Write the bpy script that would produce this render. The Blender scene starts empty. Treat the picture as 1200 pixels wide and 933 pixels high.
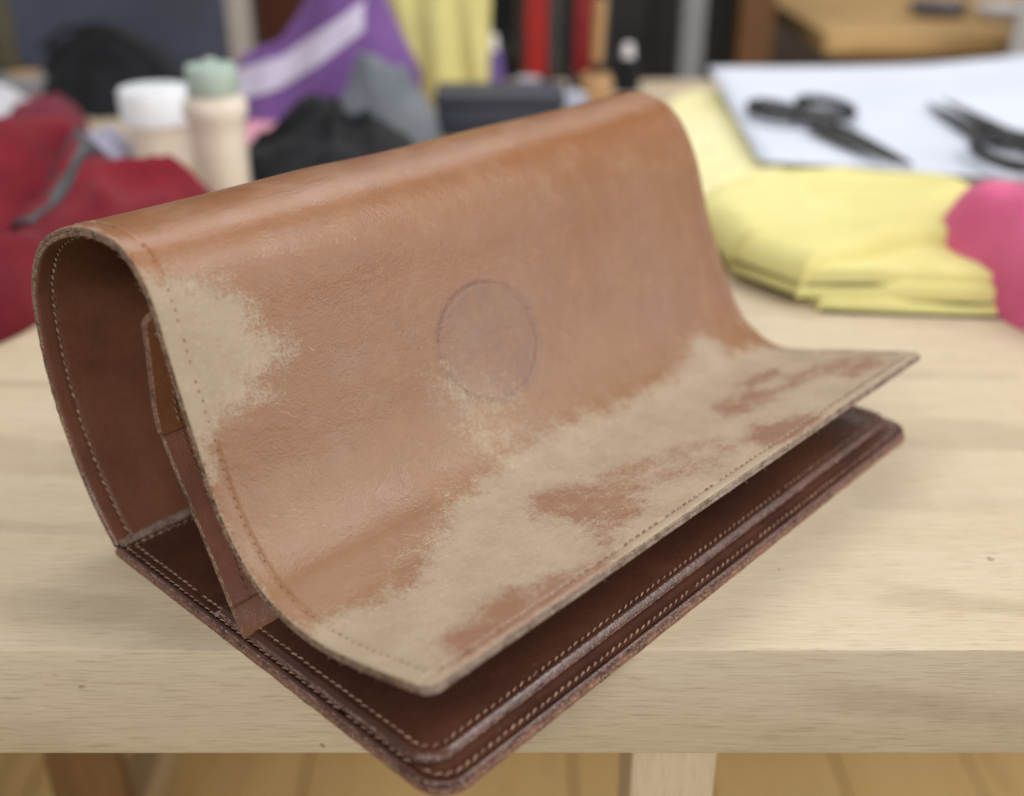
import bpy, math, random
import numpy as np
from mathutils import Vector, noise as mnoise
from mathutils.bvhtree import BVHTree

random.seed(7)
rng = np.random.default_rng(7)
R = math.radians
SC = bpy.context.scene
COL = SC.collection

# ------------------------------------------------------------------ camera
CAM_H = 0.32
cam_d = bpy.data.cameras.new('camera')
cam = bpy.data.objects.new('camera', cam_d)
COL.objects.link(cam)
cam.location = (0, 0, CAM_H)
cam.rotation_euler = (R(90 - 26.924), 0, 0)
cam_d.sensor_fit = 'HORIZONTAL'
cam_d.sensor_width = 36.0
cam_d.lens = 36.0 * 1273 / 1200
cam_d.clip_start = 0.02
cam_d.clip_end = 60
cam_d.dof.use_dof = True
cam_d.dof.focus_distance = 0.495
cam_d.dof.aperture_fstop = 3.3
SC.camera = cam

# ------------------------------------------------------------------ world and lamps
wd = bpy.data.worlds.new('World')
SC.world = wd
wd.use_nodes = True
wd.node_tree.nodes['Background'].inputs[0].default_value = (0.97, 0.97, 1.0, 1)
wd.node_tree.nodes['Background'].inputs[1].default_value = 0.29


def area(name, loc, target, sx, sy, power, col):
    d = bpy.data.lights.new(name, 'AREA')
    d.shape = 'RECTANGLE'
    d.size, d.size_y = sx, sy
    d.energy = power
    d.color = col
    o = bpy.data.objects.new(name, d)
    COL.objects.link(o)
    o.location = loc
    o.rotation_euler = (Vector(target) - Vector(loc)).to_track_quat('-Z', 'Y').to_euler()
    return o


area('ceiling_or_fill_lamp', (-0.4, 1.6, 2.0), (-0.1, 0.7, 0), 2.0, 0.8, 25, (1.0, 0.975, 0.94))
area('ceiling_or_fill_lamp', (1.75, 0.55, 2.0), (0.0, 0.5, 0), 1.4, 1.1, 36, (1.0, 0.975, 0.94))
area('ceiling_or_fill_lamp', (-0.2, -1.9, 1.7), (0.0, 0.8, -0.6), 2.2, 0.9, 57, (1.0, 0.975, 0.94))  # fill lamp added in front to brighten the bench face and the floor
area('window_light', (2.5, 0.2, 0.75), (-0.05, 0.45, 0.08), 1.8, 1.3, 25, (1.0, 0.98, 0.98))
area('ceiling_or_fill_lamp', (0.3, 3.0, 2.0), (0.3, 2.8, 0), 1.6, 0.5, 18, (1.0, 0.97, 0.93))

SC.view_settings.view_transform = 'Standard'
SC.view_settings.look = 'None'
SC.view_settings.exposure = -0.18
SC.view_settings.gamma = 1.0
SC.view_settings.use_curve_mapping = False


# ------------------------------------------------------------------ material helpers
def srgb(r, g, b):
    f = lambda c: (c / 255 / 12.92) if c / 255 <= 0.04045 else ((c / 255 + 0.055) / 1.055) ** 2.4
    return (f(r), f(g), f(b), 1)


class NT:
    def __init__(s, name):
        s.m = bpy.data.materials.new(name)
        s.m.use_nodes = True
        s.t = s.m.node_tree
        s.b = s.t.nodes['Principled BSDF']
        s.out = s.t.nodes['Material Output']

    def n(s, typ, **kw):
        nd = s.t.nodes.new(typ)
        for k, v in kw.items():
            setattr(nd, k, v)
        return nd

    def put(s, inp, v):
        if v is None:
            return
        if hasattr(v, 'links') or isinstance(v, bpy.types.NodeSocket):
            s.t.links.new(v, inp)
        else:
            inp.default_value = v

    def noise(s, vec, scale, detail=4, rough=0.55, dist=0.0):
        nd = s.n('ShaderNodeTexNoise')
        s.put(nd.inputs['Vector'], vec)
        nd.inputs['Scale'].default_value = scale
        nd.inputs['Detail'].default_value = detail
        nd.inputs['Roughness'].default_value = rough
        nd.inputs['Distortion'].default_value = dist
        return nd.outputs['Fac']

    def vor(s, vec, scale, feature='F1'):
        nd = s.n('ShaderNodeTexVoronoi', feature=feature)
        s.put(nd.inputs['Vector'], vec)
        nd.inputs['Scale'].default_value = scale
        return nd.outputs['Distance']

    def math(s, op, a, b=None, c=None, clamp=False):
        nd = s.n('ShaderNodeMath', operation=op, use_clamp=clamp)
        s.put(nd.inputs[0], a)
        s.put(nd.inputs[1], b)
        if c is not None:
            s.put(nd.inputs[2], c)
        return nd.outputs[0]

    def mr(s, v, a, b, c=0.0, d=1.0, smooth=True):
        nd = s.n('ShaderNodeMapRange')
        nd.interpolation_type = 'SMOOTHSTEP' if smooth else 'LINEAR'
        s.put(nd.inputs[0], v)
        for i, x in enumerate((a, b, c, d)):
            nd.inputs[i + 1].default_value = x
        return nd.outputs[0]

    def mix(s, f, a, b, mode='MIX'):
        nd = s.n('ShaderNodeMix', data_type='RGBA', blend_type=mode)
        s.put(nd.inputs[0], f)
        s.put(nd.inputs[6], a)
        s.put(nd.inputs[7], b)
        return nd.outputs[2]

    def mapping(s, vec, scale=(1, 1, 1), loc=(0, 0, 0), rot=(0, 0, 0)):
        nd = s.n('ShaderNodeMapping')
        s.put(nd.inputs['Vector'], vec)
        nd.inputs['Scale'].default_value = scale
        nd.inputs['Location'].default_value = loc
        nd.inputs['Rotation'].default_value = rot
        return nd.outputs[0]

    def obj(s):
        return s.n('ShaderNodeTexCoord').outputs['Object']

    def attr(s, name, vec=False):
        nd = s.n('ShaderNodeAttribute', attribute_name=name)
        return nd.outputs['Vector'] if vec else nd.outputs['Fac']

    def bump(s, h, strength, dist, nrm=None):
        nd = s.n('ShaderNodeBump')
        nd.inputs['Strength'].default_value = strength
        nd.inputs['Distance'].default_value = dist
        s.put(nd.inputs['Height'], h)
        if nrm is not None:
            s.put(nd.inputs['Normal'], nrm)
        return nd.outputs[0]

    def fin(s, col=None, rough=None, nrm=None, spec=0.5, **kw):
        s.put(s.b.inputs['Base Color'], col)
        s.put(s.b.inputs['Roughness'], rough)
        if nrm is not None:
            s.put(s.b.inputs['Normal'], nrm)
        s.b.inputs['Specular IOR Level'].default_value = spec
        for k, v in kw.items():
            s.put(s.b.inputs[k.replace('_', ' ')], v)
        return s.m


def leather_mat(name, c1, c2, scuff, rough=0.4, scuff_amt=0.5, grain=900, bumpd=0.0004):
    t = NT(name)
    o = t.obj()
    big = t.noise(o, 22, 5, 0.6)
    fine = t.noise(o, 240, 4, 0.6)
    col = t.mix(t.mr(big, 0.3, 0.7), c1, c2)
    strk = t.noise(t.mapping(o, (60, 60, 60), rot=(0, 0, R(47))), 6, 6, 0.7, 0.6)
    sc = t.math('MULTIPLY', t.mr(strk, 0.6, 0.78), scuff_amt)
    col = t.mix(sc, col, scuff)
    g = t.vor(o, grain)
    h = t.math('ADD', t.math('MULTIPLY', g, 0.6), t.math('MULTIPLY', fine, 0.8))
    rg = t.mr(fine, 0.3, 0.7, rough - 0.06, rough + 0.12)
    return t.fin(col, rg, t.bump(h, 0.45, bumpd), 0.55)


def edge_mat(name, base, dark, light):
    t = NT(name)
    o = t.obj()
    a = t.noise(o, 130, 6, 0.7)
    b = t.noise(o, 700, 4, 0.7)
    col = t.mix(t.mr(a, 0.35, 0.62), dark, base)
    col = t.mix(t.mr(b, 0.5, 0.66), col, light)
    return t.fin(col, 0.72, t.bump(t.math('ADD', a, b), 0.9, 0.0009), 0.3)


def fabric_mat(name, c1, c2, weave=900, rough=0.9, sheen=0.06, nscale=14):
    t = NT(name)
    o = t.obj()
    w1 = t.n('ShaderNodeTexWave', bands_direction='X')
    t.put(w1.inputs['Vector'], o)
    w1.inputs['Scale'].default_value = weave / 6
    w1.inputs['Distortion'].default_value = 1.5
    w2 = t.n('ShaderNodeTexWave', bands_direction='Y')
    t.put(w2.inputs['Vector'], o)
    w2.inputs['Scale'].default_value = weave / 6
    w2.inputs['Distortion'].default_value = 1.5
    h = t.math('ADD', w1.outputs['Fac'], w2.outputs['Fac'])
    col = t.mix(t.mr(t.noise(o, nscale, 5, 0.6), 0.3, 0.7), c1, c2)
    return t.fin(col, rough, t.bump(h, 0.4, 0.0006), 0.2, Sheen_Weight=sheen)


def plain_mat(name, c1, c2=None, rough=0.5, metal=0.0, nscale=30, spec=0.5):
    t = NT(name)
    o = t.obj()
    n = t.noise(o, nscale, 5, 0.6)
    col = t.mix(t.mr(n, 0.3, 0.7), c1, c2 or tuple(min(1, x * 1.12) for x in c1[:3]) + (1,))
    rg = t.mr(n, 0.3, 0.7, rough - 0.05, rough + 0.06)
    return t.fin(col, rg, None, spec, Metallic=metal)


def wood_mat(name, pale, mid, dark, rough=0.5, gx=1.0, random_off=False, axis='X', pore=1.0, bumpd=0.0004):
    t = NT(name)
    o = t.obj()
    if random_off:
        oi = t.n('ShaderNodeObjectInfo')
        ad = t.n('ShaderNodeVectorMath', operation='MULTIPLY_ADD')
        t.put(ad.inputs[0], oi.outputs['Random'])
        ad.inputs[1].default_value = (37, 53, 11)
        t.put(ad.inputs[2], o)
        o = ad.outputs[0]
    def ax(a, b):
        return (a, b, b) if axis == 'X' else ((b, a, b) if axis == 'Y' else (b, b, a))
    st = ax(1.0, 9.0)
    rings = t.noise(t.mapping(o, st), 4.0, 6, 0.62, 1.4)
    pores = t.noise(t.mapping(o, ax(34, 620)), 1.0, 4, 0.65, 0.2)
    streak = t.noise(t.mapping(o, ax(24, 420)), 1.0, 6, 0.7, 0.4)
    fine = t.noise(t.mapping(o, ax(60, 1500)), 1.0, 3, 0.6)
    blot = t.noise(o, 5.5, 4, 0.55)
    col = t.mix(t.math('MULTIPLY', t.mr(rings, 0.30, 0.70), 0.45), mid, pale)
    col = t.mix(t.math('MULTIPLY', t.mr(streak, 0.48, 0.70), 0.55), col, mid)
    col = t.mix(t.math('MULTIPLY', t.mr(streak, 0.50, 0.32), 0.5), col, pale)
    col = t.mix(t.math('MULTIPLY', t.mr(blot, 0.5, 0.75), 0.12), col, mid)
    wv = t.n('ShaderNodeTexWave', wave_type='BANDS', bands_direction='DIAGONAL')
    t.put(wv.inputs['Vector'], t.mapping(o, tuple(x * 0.5 for x in st)))
    wv.inputs['Scale'].default_value = 1.7
    wv.inputs['Distortion'].default_value = 9.0
    wv.inputs['Detail'].default_value = 3
    wv.inputs['Detail Scale'].default_value = 0.9
    fig = t.math('MULTIPLY', t.mr(wv.outputs['Fac'], 0.70, 0.98), t.mr(blot, 0.45, 0.62))
    col = t.mix(t.math('MULTIPLY', fig, 0.26), col, dark)
    po = t.math('MULTIPLY', t.mr(pores, 0.58, 0.76), 0.42 * pore)
    col = t.mix(po, col, dark)
    col = t.mix(t.math('MULTIPLY', t.mr(fine, 0.5, 0.7), 0.36 * pore), col, dark)
    sp = t.math('MULTIPLY', t.mr(t.noise(o, 85, 2, 0.4), 0.75, 0.80), 0.6 * pore)
    col = t.mix(sp, col, dark)
    h = t.math('SUBTRACT', t.math('MULTIPLY', fine, 0.2), t.math('ADD', po, sp))
    return t.fin(col, t.mr(streak, 0.3, 0.7, rough - 0.06, rough + 0.1), t.bump(h, 0.45, bumpd * .6), 0.4)


# ------------------------------------------------------------------ mesh helpers
def tag(o, label=None, cat=None, group=None, kind=None):
    if label: o['label'] = label
    if cat: o['category'] = cat
    if group: o['group'] = group
    if kind: o['kind'] = kind
    return o


def mk(name, verts, faces, mat, parent=None, smooth=True):
    me = bpy.data.meshes.new(name)
    me.from_pydata([tuple(map(float, v)) for v in verts], [], faces)
    me.update()
    if smooth:
        me.polygons.foreach_set('use_smooth', [True] * len(me.polygons))
    if mat:
        me.materials.append(mat)
    o = bpy.data.objects.new(name, me)
    COL.objects.link(o)
    if parent:
        o.parent = parent
    return o


def empty(name, loc=(0, 0, 0), rz=0):
    o = bpy.data.objects.new(name, None)
    o.empty_display_size = 0.05
    COL.objects.link(o)
    o.location = loc
    o.rotation_euler = (0, 0, rz)
    return o


def grid_faces(nr, nc, flip=False, off=0, wrap=False):
    f = []
    for i in range(nr - 1):
        for j in range(nc if wrap else nc - 1):
            j2 = (j + 1) % nc
            a, b, c, d = off + i * nc + j, off + i * nc + j2, off + (i + 1) * nc + j2, off + (i + 1) * nc + j
            f.append((a, d, c, b) if flip else (a, b, c, d))
    return f


class MB:
    """collects several simple solids into one mesh (one part)"""
    def __init__(s):
        s.v, s.f = [], []

    def box(s, x0, x1, y0, y1, z0, z1, bev=0.0):
        cx, cy, cz = (x0 + x1) / 2, (y0 + y1) / 2, (z0 + z1) / 2
        hx, hy, hz = (x1 - x0) / 2, (y1 - y0) / 2, (z1 - z0) / 2
        b = min(bev, hx * .9, hy * .9, hz * .9)
        if b <= 0:
            o = len(s.v)
            for z in (-hz, hz):
                for x, y in ((-hx, -hy), (hx, -hy), (hx, hy), (-hx, hy)):
                    s.v.append((cx + x, cy + y, cz + z))
            s.f += [tuple(o + i for i in q) for q in ((3, 2, 1, 0), (4, 5, 6, 7), (0, 1, 5, 4), (1, 2, 6, 5), (2, 3, 7, 6), (3, 0, 4, 7))]
            return s
        o = len(s.v)
        rings = [(b, -hz), (b * .3, -hz + b * .3), (0, -hz + b), (0, hz - b), (b * .3, hz - b * .3), (b, hz)]
        for ins, z in rings:
            for (sx, sy) in ((-1, -1), (1, -1), (1, 1), (-1, 1)):
                k = b if True else 0
                ax, ay = hx - ins, hy - ins
                if (sx, sy) in ((-1, -1), (1, 1)):
                    pts = [(sx * ax, sy * (ay - b)), (sx * (ax - b * .3), sy * (ay - b * .3)), (sx * (ax - b), sy * ay)]
                else:
                    pts = [(sx * (ax - b), sy * ay), (sx * (ax - b * .3), sy * (ay - b * .3)), (sx * ax, sy * (ay - b))]
                for x, y in pts:
                    s.v.append((cx + x, cy + y, cz + z))
        s.f += grid_faces(6, 12, False, o, True)
        s.f.append(tuple(o + i for i in range(11, -1, -1)))
        s.f.append(tuple(o + 60 + i for i in range(12)))
        return s

    def tube(s, pts, rad, n=8, cap=True):
        pts = [Vector(p) for p in pts]
        o = len(s.v)
        up = Vector((0, 0, 1))
        for i, p in enumerate(pts):
            d = (pts[min(i + 1, len(pts) - 1)] - pts[max(i - 1, 0)]).normalized()
            a = d.cross(up)
            if a.length < 1e-3:
                a = d.cross(Vector((1, 0, 0)))
            a.normalize()
            b = d.cross(a).normalized()
            r = rad[i] if isinstance(rad, (list, tuple)) else rad
            for k in range(n):
                t = 2 * math.pi * k / n
                s.v.append(tuple(p + a * (r * math.cos(t)) - b * (r * math.sin(t))))
        s.f += grid_faces(len(pts), n, False, o, True)
        if cap:
            s.f.append(tuple(o + i for i in range(n - 1, -1, -1)))
            s.f.append(tuple(o + (len(pts) - 1) * n + i for i in range(n)))
        return s

    def lathe(s, prof, cx=0, cy=0, n=40):
        o = len(s.v)
        for r, z in prof:
            for k in range(n):
                t = 2 * math.pi * k / n
                s.v.append((cx + r * math.cos(t), cy + r * math.sin(t), z))
        s.f += grid_faces(len(prof), n, False, o, True)
        s.f.append(tuple(o + i for i in range(n - 1, -1, -1)))
        s.f.append(tuple(o + (len(prof) - 1) * n + i for i in range(n)))
        return s

    def build(s, name, mat, parent=None, smooth=False):
        o = mk(name, s.v, s.f, mat, parent, smooth)
        if smooth:
            o.data.set_sharp_from_angle(angle=R(40))
        return o


# ================================================================== SETTING: floor and far wall
FLOOR_Z = -0.78
m_floor = wood_mat('floor_board_wood', srgb(248, 222, 164), srgb(238, 206, 144), srgb(172, 132, 80), 0.45, random_off=True, axis='Y', pore=0.5)
m_gap = plain_mat('floor_gap', srgb(120, 88, 50), rough=0.9)
m_wall = plain_mat('far_wall_paint', srgb(72, 62, 56), srgb(90, 78, 70), 0.8)
fl = tag(MB().box(-2.6, 3.2, -0.6, 4.4, FLOOR_Z - 0.06, FLOOR_Z - 0.012).build('floor', m_gap), 'floor of yellowish wooden boards under the bench', kind='structure')
pl_me = None
for i in range(32):
    x = -2.5 + i * 0.178
    for k, y in enumerate((0.6, 2.6)):
        yy = y + (0.55 if i % 2 else -0.1)
        if pl_me is None:
            o = MB().box(-0.0875, 0.0875, -0.995, 0.995, -0.014, 0, 0.003).build('plank', m_floor, fl)
            pl_me = o.data
        else:
            o = bpy.data.objects.new('plank', pl_me)
            COL.objects.link(o)
            o.parent = fl
        o.location = (x, yy, FLOOR_Z)
tag(MB().box(-2.6, 3.2, 4.0, 4.08, FLOOR_Z, 1.2).build('wall', m_wall), 'dim brown far wall', kind='structure')

# ================================================================== WORKBENCH
m_oak = wood_mat('bench_oak', srgb(213, 198, 173), srgb(198, 180, 152), srgb(132, 110, 84), 0.5, axis='X')
m_oak_leg = wood_mat('bench_leg_oak', srgb(224, 208, 180), srgb(208, 190, 160), srgb(150, 122, 88), 0.5, axis='Z')
TY0, TY1, TTH = 0.3815, 1.71, 0.063
bench = tag(empty('workbench', (0, 0, 0)), 'pale oak workbench with a thick top the leather bag lies on', 'workbench')


def slab_top():
    b = MB()
    b.box(-1.25, 1.6, TY0, TY1, -TTH, 0, 0.0022)
    return b


slab_top().build('tabletop', m_oak, bench, True)
for (x0, x1, y0, y1) in ((0.064, 0.110, 0.43, 0.482), (-.457, -.405, 0.43, 0.482), (1.35, 1.40, 0.43, 0.482), (0.064, 0.110, 1.58, 1.63), (-.457, -.405, 1.58, 1.63), (1.35, 1.40, 1.58, 1.63)):
    MB().box(x0, x1, y0, y1, FLOOR_Z, -TTH - 0.0005, 0.003).build('leg', m_oak_leg, bench)
for x0 in (-.452, 1.355):
    MB().box(x0, x0 + 0.042, 0.484, 1.578, FLOOR_Z + 0.1, FLOOR_Z + 0.15, 0.003).build('stretcher', m_oak_leg, bench)

# ================================================================== LEATHER BAG
PL = [(.0010, .0045), (-.0115, .019), (-.0220, .0363), (-.0320, .0620), (-.0370, .0886), (-.0372, .1130), (-.0335, .1350), (-.0160, .1600), (.0139, .1752), (.0414, .1806), (.0646, .1783), (.0790, .1655), (.0882, .1373), (.0969, .1095), (.1112, .0705), (.1328, .0475), (.1540, .0412), (.1743, .0413), (.2040, .0473), (.2345, .0557)]
PR = [(.0010, .0045), (-.0115, .019), (-.0220, .0363), (-.0320, .0620), (-.0370, .0886), (-.0372, .1130), (-.0335, .1350), (-.0170, .1590), (.0120, .1745), (.0320, .1750), (.0498, .1680), (.0686, .1435), (.0820, .1061), (.0900, .0870), (.0990, .0691), (.1150, .0440), (.1290, .0350), (.1435, .0313), (.1943, .0440), (.2365, .0553)]
LEN = 0.3955
BAG_LOC = (-.2011, .4549, 0.0)
BAG_RZ = R(47.0)
# bag local axes: X = along the roll, -Y = towards the flap's front edge ("u"), Z up


def spline(P, n=2000):
    P = np.array(P)
    q = np.vstack([2 * P[0] - P[1], P, 2 * P[-1] - P[-2]])
    out = []
    m = len(P) - 1
    for i in range(m):
        p0, p1, p2, p3 = q[i:i + 4]
        tj = lambda a, b, ti: ti + max(np.linalg.norm(b - a), 1e-9) ** .5
        t0 = 0; t1 = tj(p0, p1, t0); t2 = tj(p1, p2, t1); t3 = tj(p2, p3, t2)
        t = np.linspace(t1, t2, n // m, endpoint=(i == m - 1))[:, None]
        A1 = (t1 - t) / (t1 - t0) * p0 + (t - t0) / (t1 - t0) * p1
        A2 = (t2 - t) / (t2 - t1) * p1 + (t - t1) / (t2 - t1) * p2
        A3 = (t3 - t) / (t3 - t2) * p2 + (t - t2) / (t3 - t2) * p3
        B1 = (t2 - t) / (t2 - t0) * A1 + (t - t0) / (t2 - t0) * A2
        B2 = (t3 - t) / (t3 - t1) * A2 + (t - t1) / (t3 - t1) * A3
        out.append((t2 - t) / (t2 - t1) * B1 + (t - t1) / (t2 - t1) * B2)
    o = np.vstack(out)
    for _ in range(60):
        o[1:-1] = o[1:-1] * .5 + (o[:-2] + o[2:]) * .25
    d = np.r_[0, np.cumsum(np.linalg.norm(np.diff(o, axis=0), axis=1))]
    return o, d


oL, dL = spline(PL)
oR, dR = spline(PR)
SLEN = dL[-1]                       # arc length of the sheet, about 0.513 m


def prof_at(o, d, s):
    k = s / SLEN * d[-1]
    return np.stack([np.interp(k, d, o[:, 0]), np.interp(k, d, o[:, 1])], -1)


def waves(s, t):
    """slow unevenness of the hide, metres"""
    k = 1 - .75 * np.clip((s - .44) / .06, 0, 1)
    return k * (0.0007 * np.sin(23 * s + 15 * t + 1.0) * np.sin(31 * t - 9 * s) + 0.00018 * np.sin(71 * t + 40 * s) * np.sin(55 * s + 0.7)
            + 0.00005 * np.sin(130 * t - 60 * s) * np.sin(95 * s + 33 * t))


def surf0(s, t):
    w = (t / LEN)[..., None]
    p = prof_at(oL, dL, s) * (1 - w) + prof_at(oR, dR, s) * w
    return np.stack([t, -p[..., 0], p[..., 1]], -1)


def surf(s, t, off=0.0):
    """point and outward normal of the sheet (outer face), broadcast arrays s,t"""
    s, t = np.broadcast_arrays(np.asarray(s, float), np.asarray(t, float))
    e = 0.0015
    sc = np.clip(s, e, SLEN - e)
    ds = (surf0(sc + e, t) - surf0(sc - e, t))
    dt = (surf0(sc, t + e) - surf0(sc, t - e))
    n = np.cross(ds, dt)
    n /= np.linalg.norm(n, axis=-1, keepdims=True)
    n *= OUT
    p = surf0(s, t) + n * (waves(s, t) + off)[..., None] if not np.isscalar(off) else surf0(s, t) + n * (waves(s, t)[..., None] + off)
    return p, n


OUT = 1.0
_p, _n = surf(np.array([0.25]), np.array([0.2]))
if _n[0, 2] < 0:
    OUT = -1.0

TH = 0.0050
CR_F = 0.006                        # small rounding of the flap's front corners


def t_range(s):
    """t extents of the sheet at arc s (front corners rounded)"""
    d = np.clip((s - (SLEN - CR_F)) / CR_F, 0, 1)
    ins = CR_F * (1 - np.sqrt(np.clip(1 - d ** 2, 0, 1)))
    return ins, LEN - ins


tt = np.unique(np.r_[np.linspace(0, .013, 27), np.linspace(.013, LEN - .013, 235), np.linspace(LEN - .013, LEN, 27)])
ss = np.unique(np.r_[np.linspace(0, SLEN - .012, 320), np.linspace(SLEN - .012, SLEN, 24)])
SS, TT0 = np.meshgrid(ss, tt, indexing='ij')
a, b = t_range(SS)
TT = a + (b - a) * (TT0 / LEN)


def edge_shape(S, T):
    """roll-over at the raw edges and the slight sink along the stitch lines"""
    a, b = t_range(S)
    d = np.minimum(np.minimum(T - a, b - T), (SLEN - S))
    d2 = np.minimum(T - a, b - T)
    f = SLEN - S
    sink = -.00045 * np.exp(-((d2 - .0082) / .0011) ** 2) - .00045 * np.exp(-((f - .0058) / .0011) ** 2)
    return sink - .0006 * np.exp(-np.clip(d, 0, 1) / .0009)


ES = edge_shape(SS, TT)


def sd_poly(P, x, y):
    """signed distance to polygon, positive inside"""
    P = np.array(P)
    d2 = np.full(x.shape, 1e9)
    ins = np.zeros(x.shape, bool)
    n = len(P)
    for i in range(n):
        ax, ay = P[i]
        bx, by = P[(i + 1) % n]
        ex, ey = bx - ax, by - ay
        h = np.clip(((x - ax) * ex + (y - ay) * ey) / (ex * ex + ey * ey + 1e-12), 0, 1)
        d2 = np.minimum(d2, (x - ax - ex * h) ** 2 + (y - ay - ey * h) ** 2)
        c = ((ay > y) != (by > y)) & (x < (bx - ax) * (y - ay) / (by - ay + 1e-12) + ax)
        ins ^= c
    d = np.sqrt(d2)
    return np.where(ins, d, -d)


# worn patches in sheet coordinates (s along the hide from its back seam, t along the roll), metres
WEAR_A = [(.2700, -.02), (.2735, .004), (.2754, .0129), (.2799, .0247), (.2863, .0366), (.295, .0425), (.3043, .0419), (.311, .0531), (.3171, .0537), (.3203, .0445), (.3235, .0353), (.3319, .0369), (.3348, .0274), (.3335, .0171), (.3389, .0109), (.3444, .0055), (.3580, .002), (.3600, -.02)]
WEAR_B = [(.54, .42), (.4638, .42), (.4170, .42), (.4190, .3935), (.4108, .3721), (.4083, .353), (.3948, .354), (.3864, .3457), (.3906, .3319), (.3989, .3144), (.4044, .2963), (.406, .2775), (.4063, .2528), (.4057, .234), (.4041, .2172), (.4025, .1971), (.4018, .1842), (.4015, .1697), (.4031, .1566), (.4063, .1444), (.4092, .1315), (.4115, .1216), (.4153, .1094), (.4166, .1005), (.4211, .092), (.4291, .0814), (.4307, .0709), (.432, .0583), (.4387, .0475), (.4464, .0372), (.4461, .026), (.441, .0168), (.4400, .0092), (.4420, -.02), (.54, -.02)]
WEAR_C = [(.3518, .1332), (.3511, .144), (.3591, .1592), (.3704, .1734), (.379, .1783), (.3864, .1701), (.397, .1697), (.4031, .1566), (.4025, .1417), (.3945, .1361), (.3839, .1345), (.3752, .1364), (.3668, .1315)]
ISL = [  # (polygon, how far the skin is gone there too)
    ([(.4368, .1378), (.4407, .1552), (.4558, .1635), (.4747, .1628), (.4891, .1529), (.4901, .1404), (.4808, .1332), (.4638, .1318), (.449, .1305)], -.0030),
    ([(.4939, .0303), (.4988, .0392), (.4927, .0537), (.493, .0643), (.5016, .0662), (.5094, .056), (.5116, .0452), (.509, .0336), (.5068, .0224)], -.0060),
    ([(.5029, .0705), (.5007, .0791), (.5061, .0854), (.5122, .0784), (.5122, .0692), (.5087, .0603)], -.0060),
    ([(.4927, .2449), (.4891, .2604), (.4984, .2706), (.5116, .2798), (.5135, .266), (.5122, .2472), (.5074, .2389)], -.0050),
    ([(.4375, .3161), (.4342, .3352), (.4407, .3487), (.4487, .3434), (.4516, .3263), (.4484, .3128)], -.0010),
    ([(.4464, .2762), (.4413, .2966), (.45, .3101), (.4654, .3174), (.4721, .297), (.4696, .2792), (.4615, .2663)], -.0005),
    ([(.485, .3507), (.4859, .3642), (.4898, .3777), (.4981, .3718), (.4975, .3573), (.4952, .3464)], -.0030),
    ([(.4696, .1404), (.4477, .173), (.4493, .1915), (.4654, .1921), (.4795, .1701), (.4789, .1542), (.492, .144), (.5007, .115), (.4895, .12)], .0004),
    ([(.4326, .0517), (.4294, .0646), (.4368, .063), (.4432, .0511), (.4445, .0438)], -.0050),
    ([(.452, .205), (.470, .240), (.492, .235), (.500, .200), (.480, .175), (.460, .180)], .0032),
    ([(.455, .335), (.470, .375), (.490, .385), (.478, .345), (.470, .320)], .0004),
    ([(.5085, .018), (.5085, .105), (.520, .105), (.520, .018)], -.0040),
]
w = np.maximum(sd_poly(WEAR_A, SS, TT), sd_poly(WEAR_B, SS, TT))
for P, k in ISL:
    w = np.minimum(w, np.maximum(-sd_poly(P, SS, TT), -.0030) + k)
w = np.maximum(w, np.minimum(sd_poly(WEAR_C, SS, TT) * .45, .0045) - .0044)
a_, b_ = t_range(SS)
d_edge = np.minimum(np.minimum(TT - a_, b_ - TT), SLEN - SS)
w = np.maximum(w, np.where(SS > .16, -.0005 - d_edge * 3.2, -.05))
w = np.clip(w, -.05, .02)
zone = np.clip(sd_poly(WEAR_B, SS, TT), -.05, .03)


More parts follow.
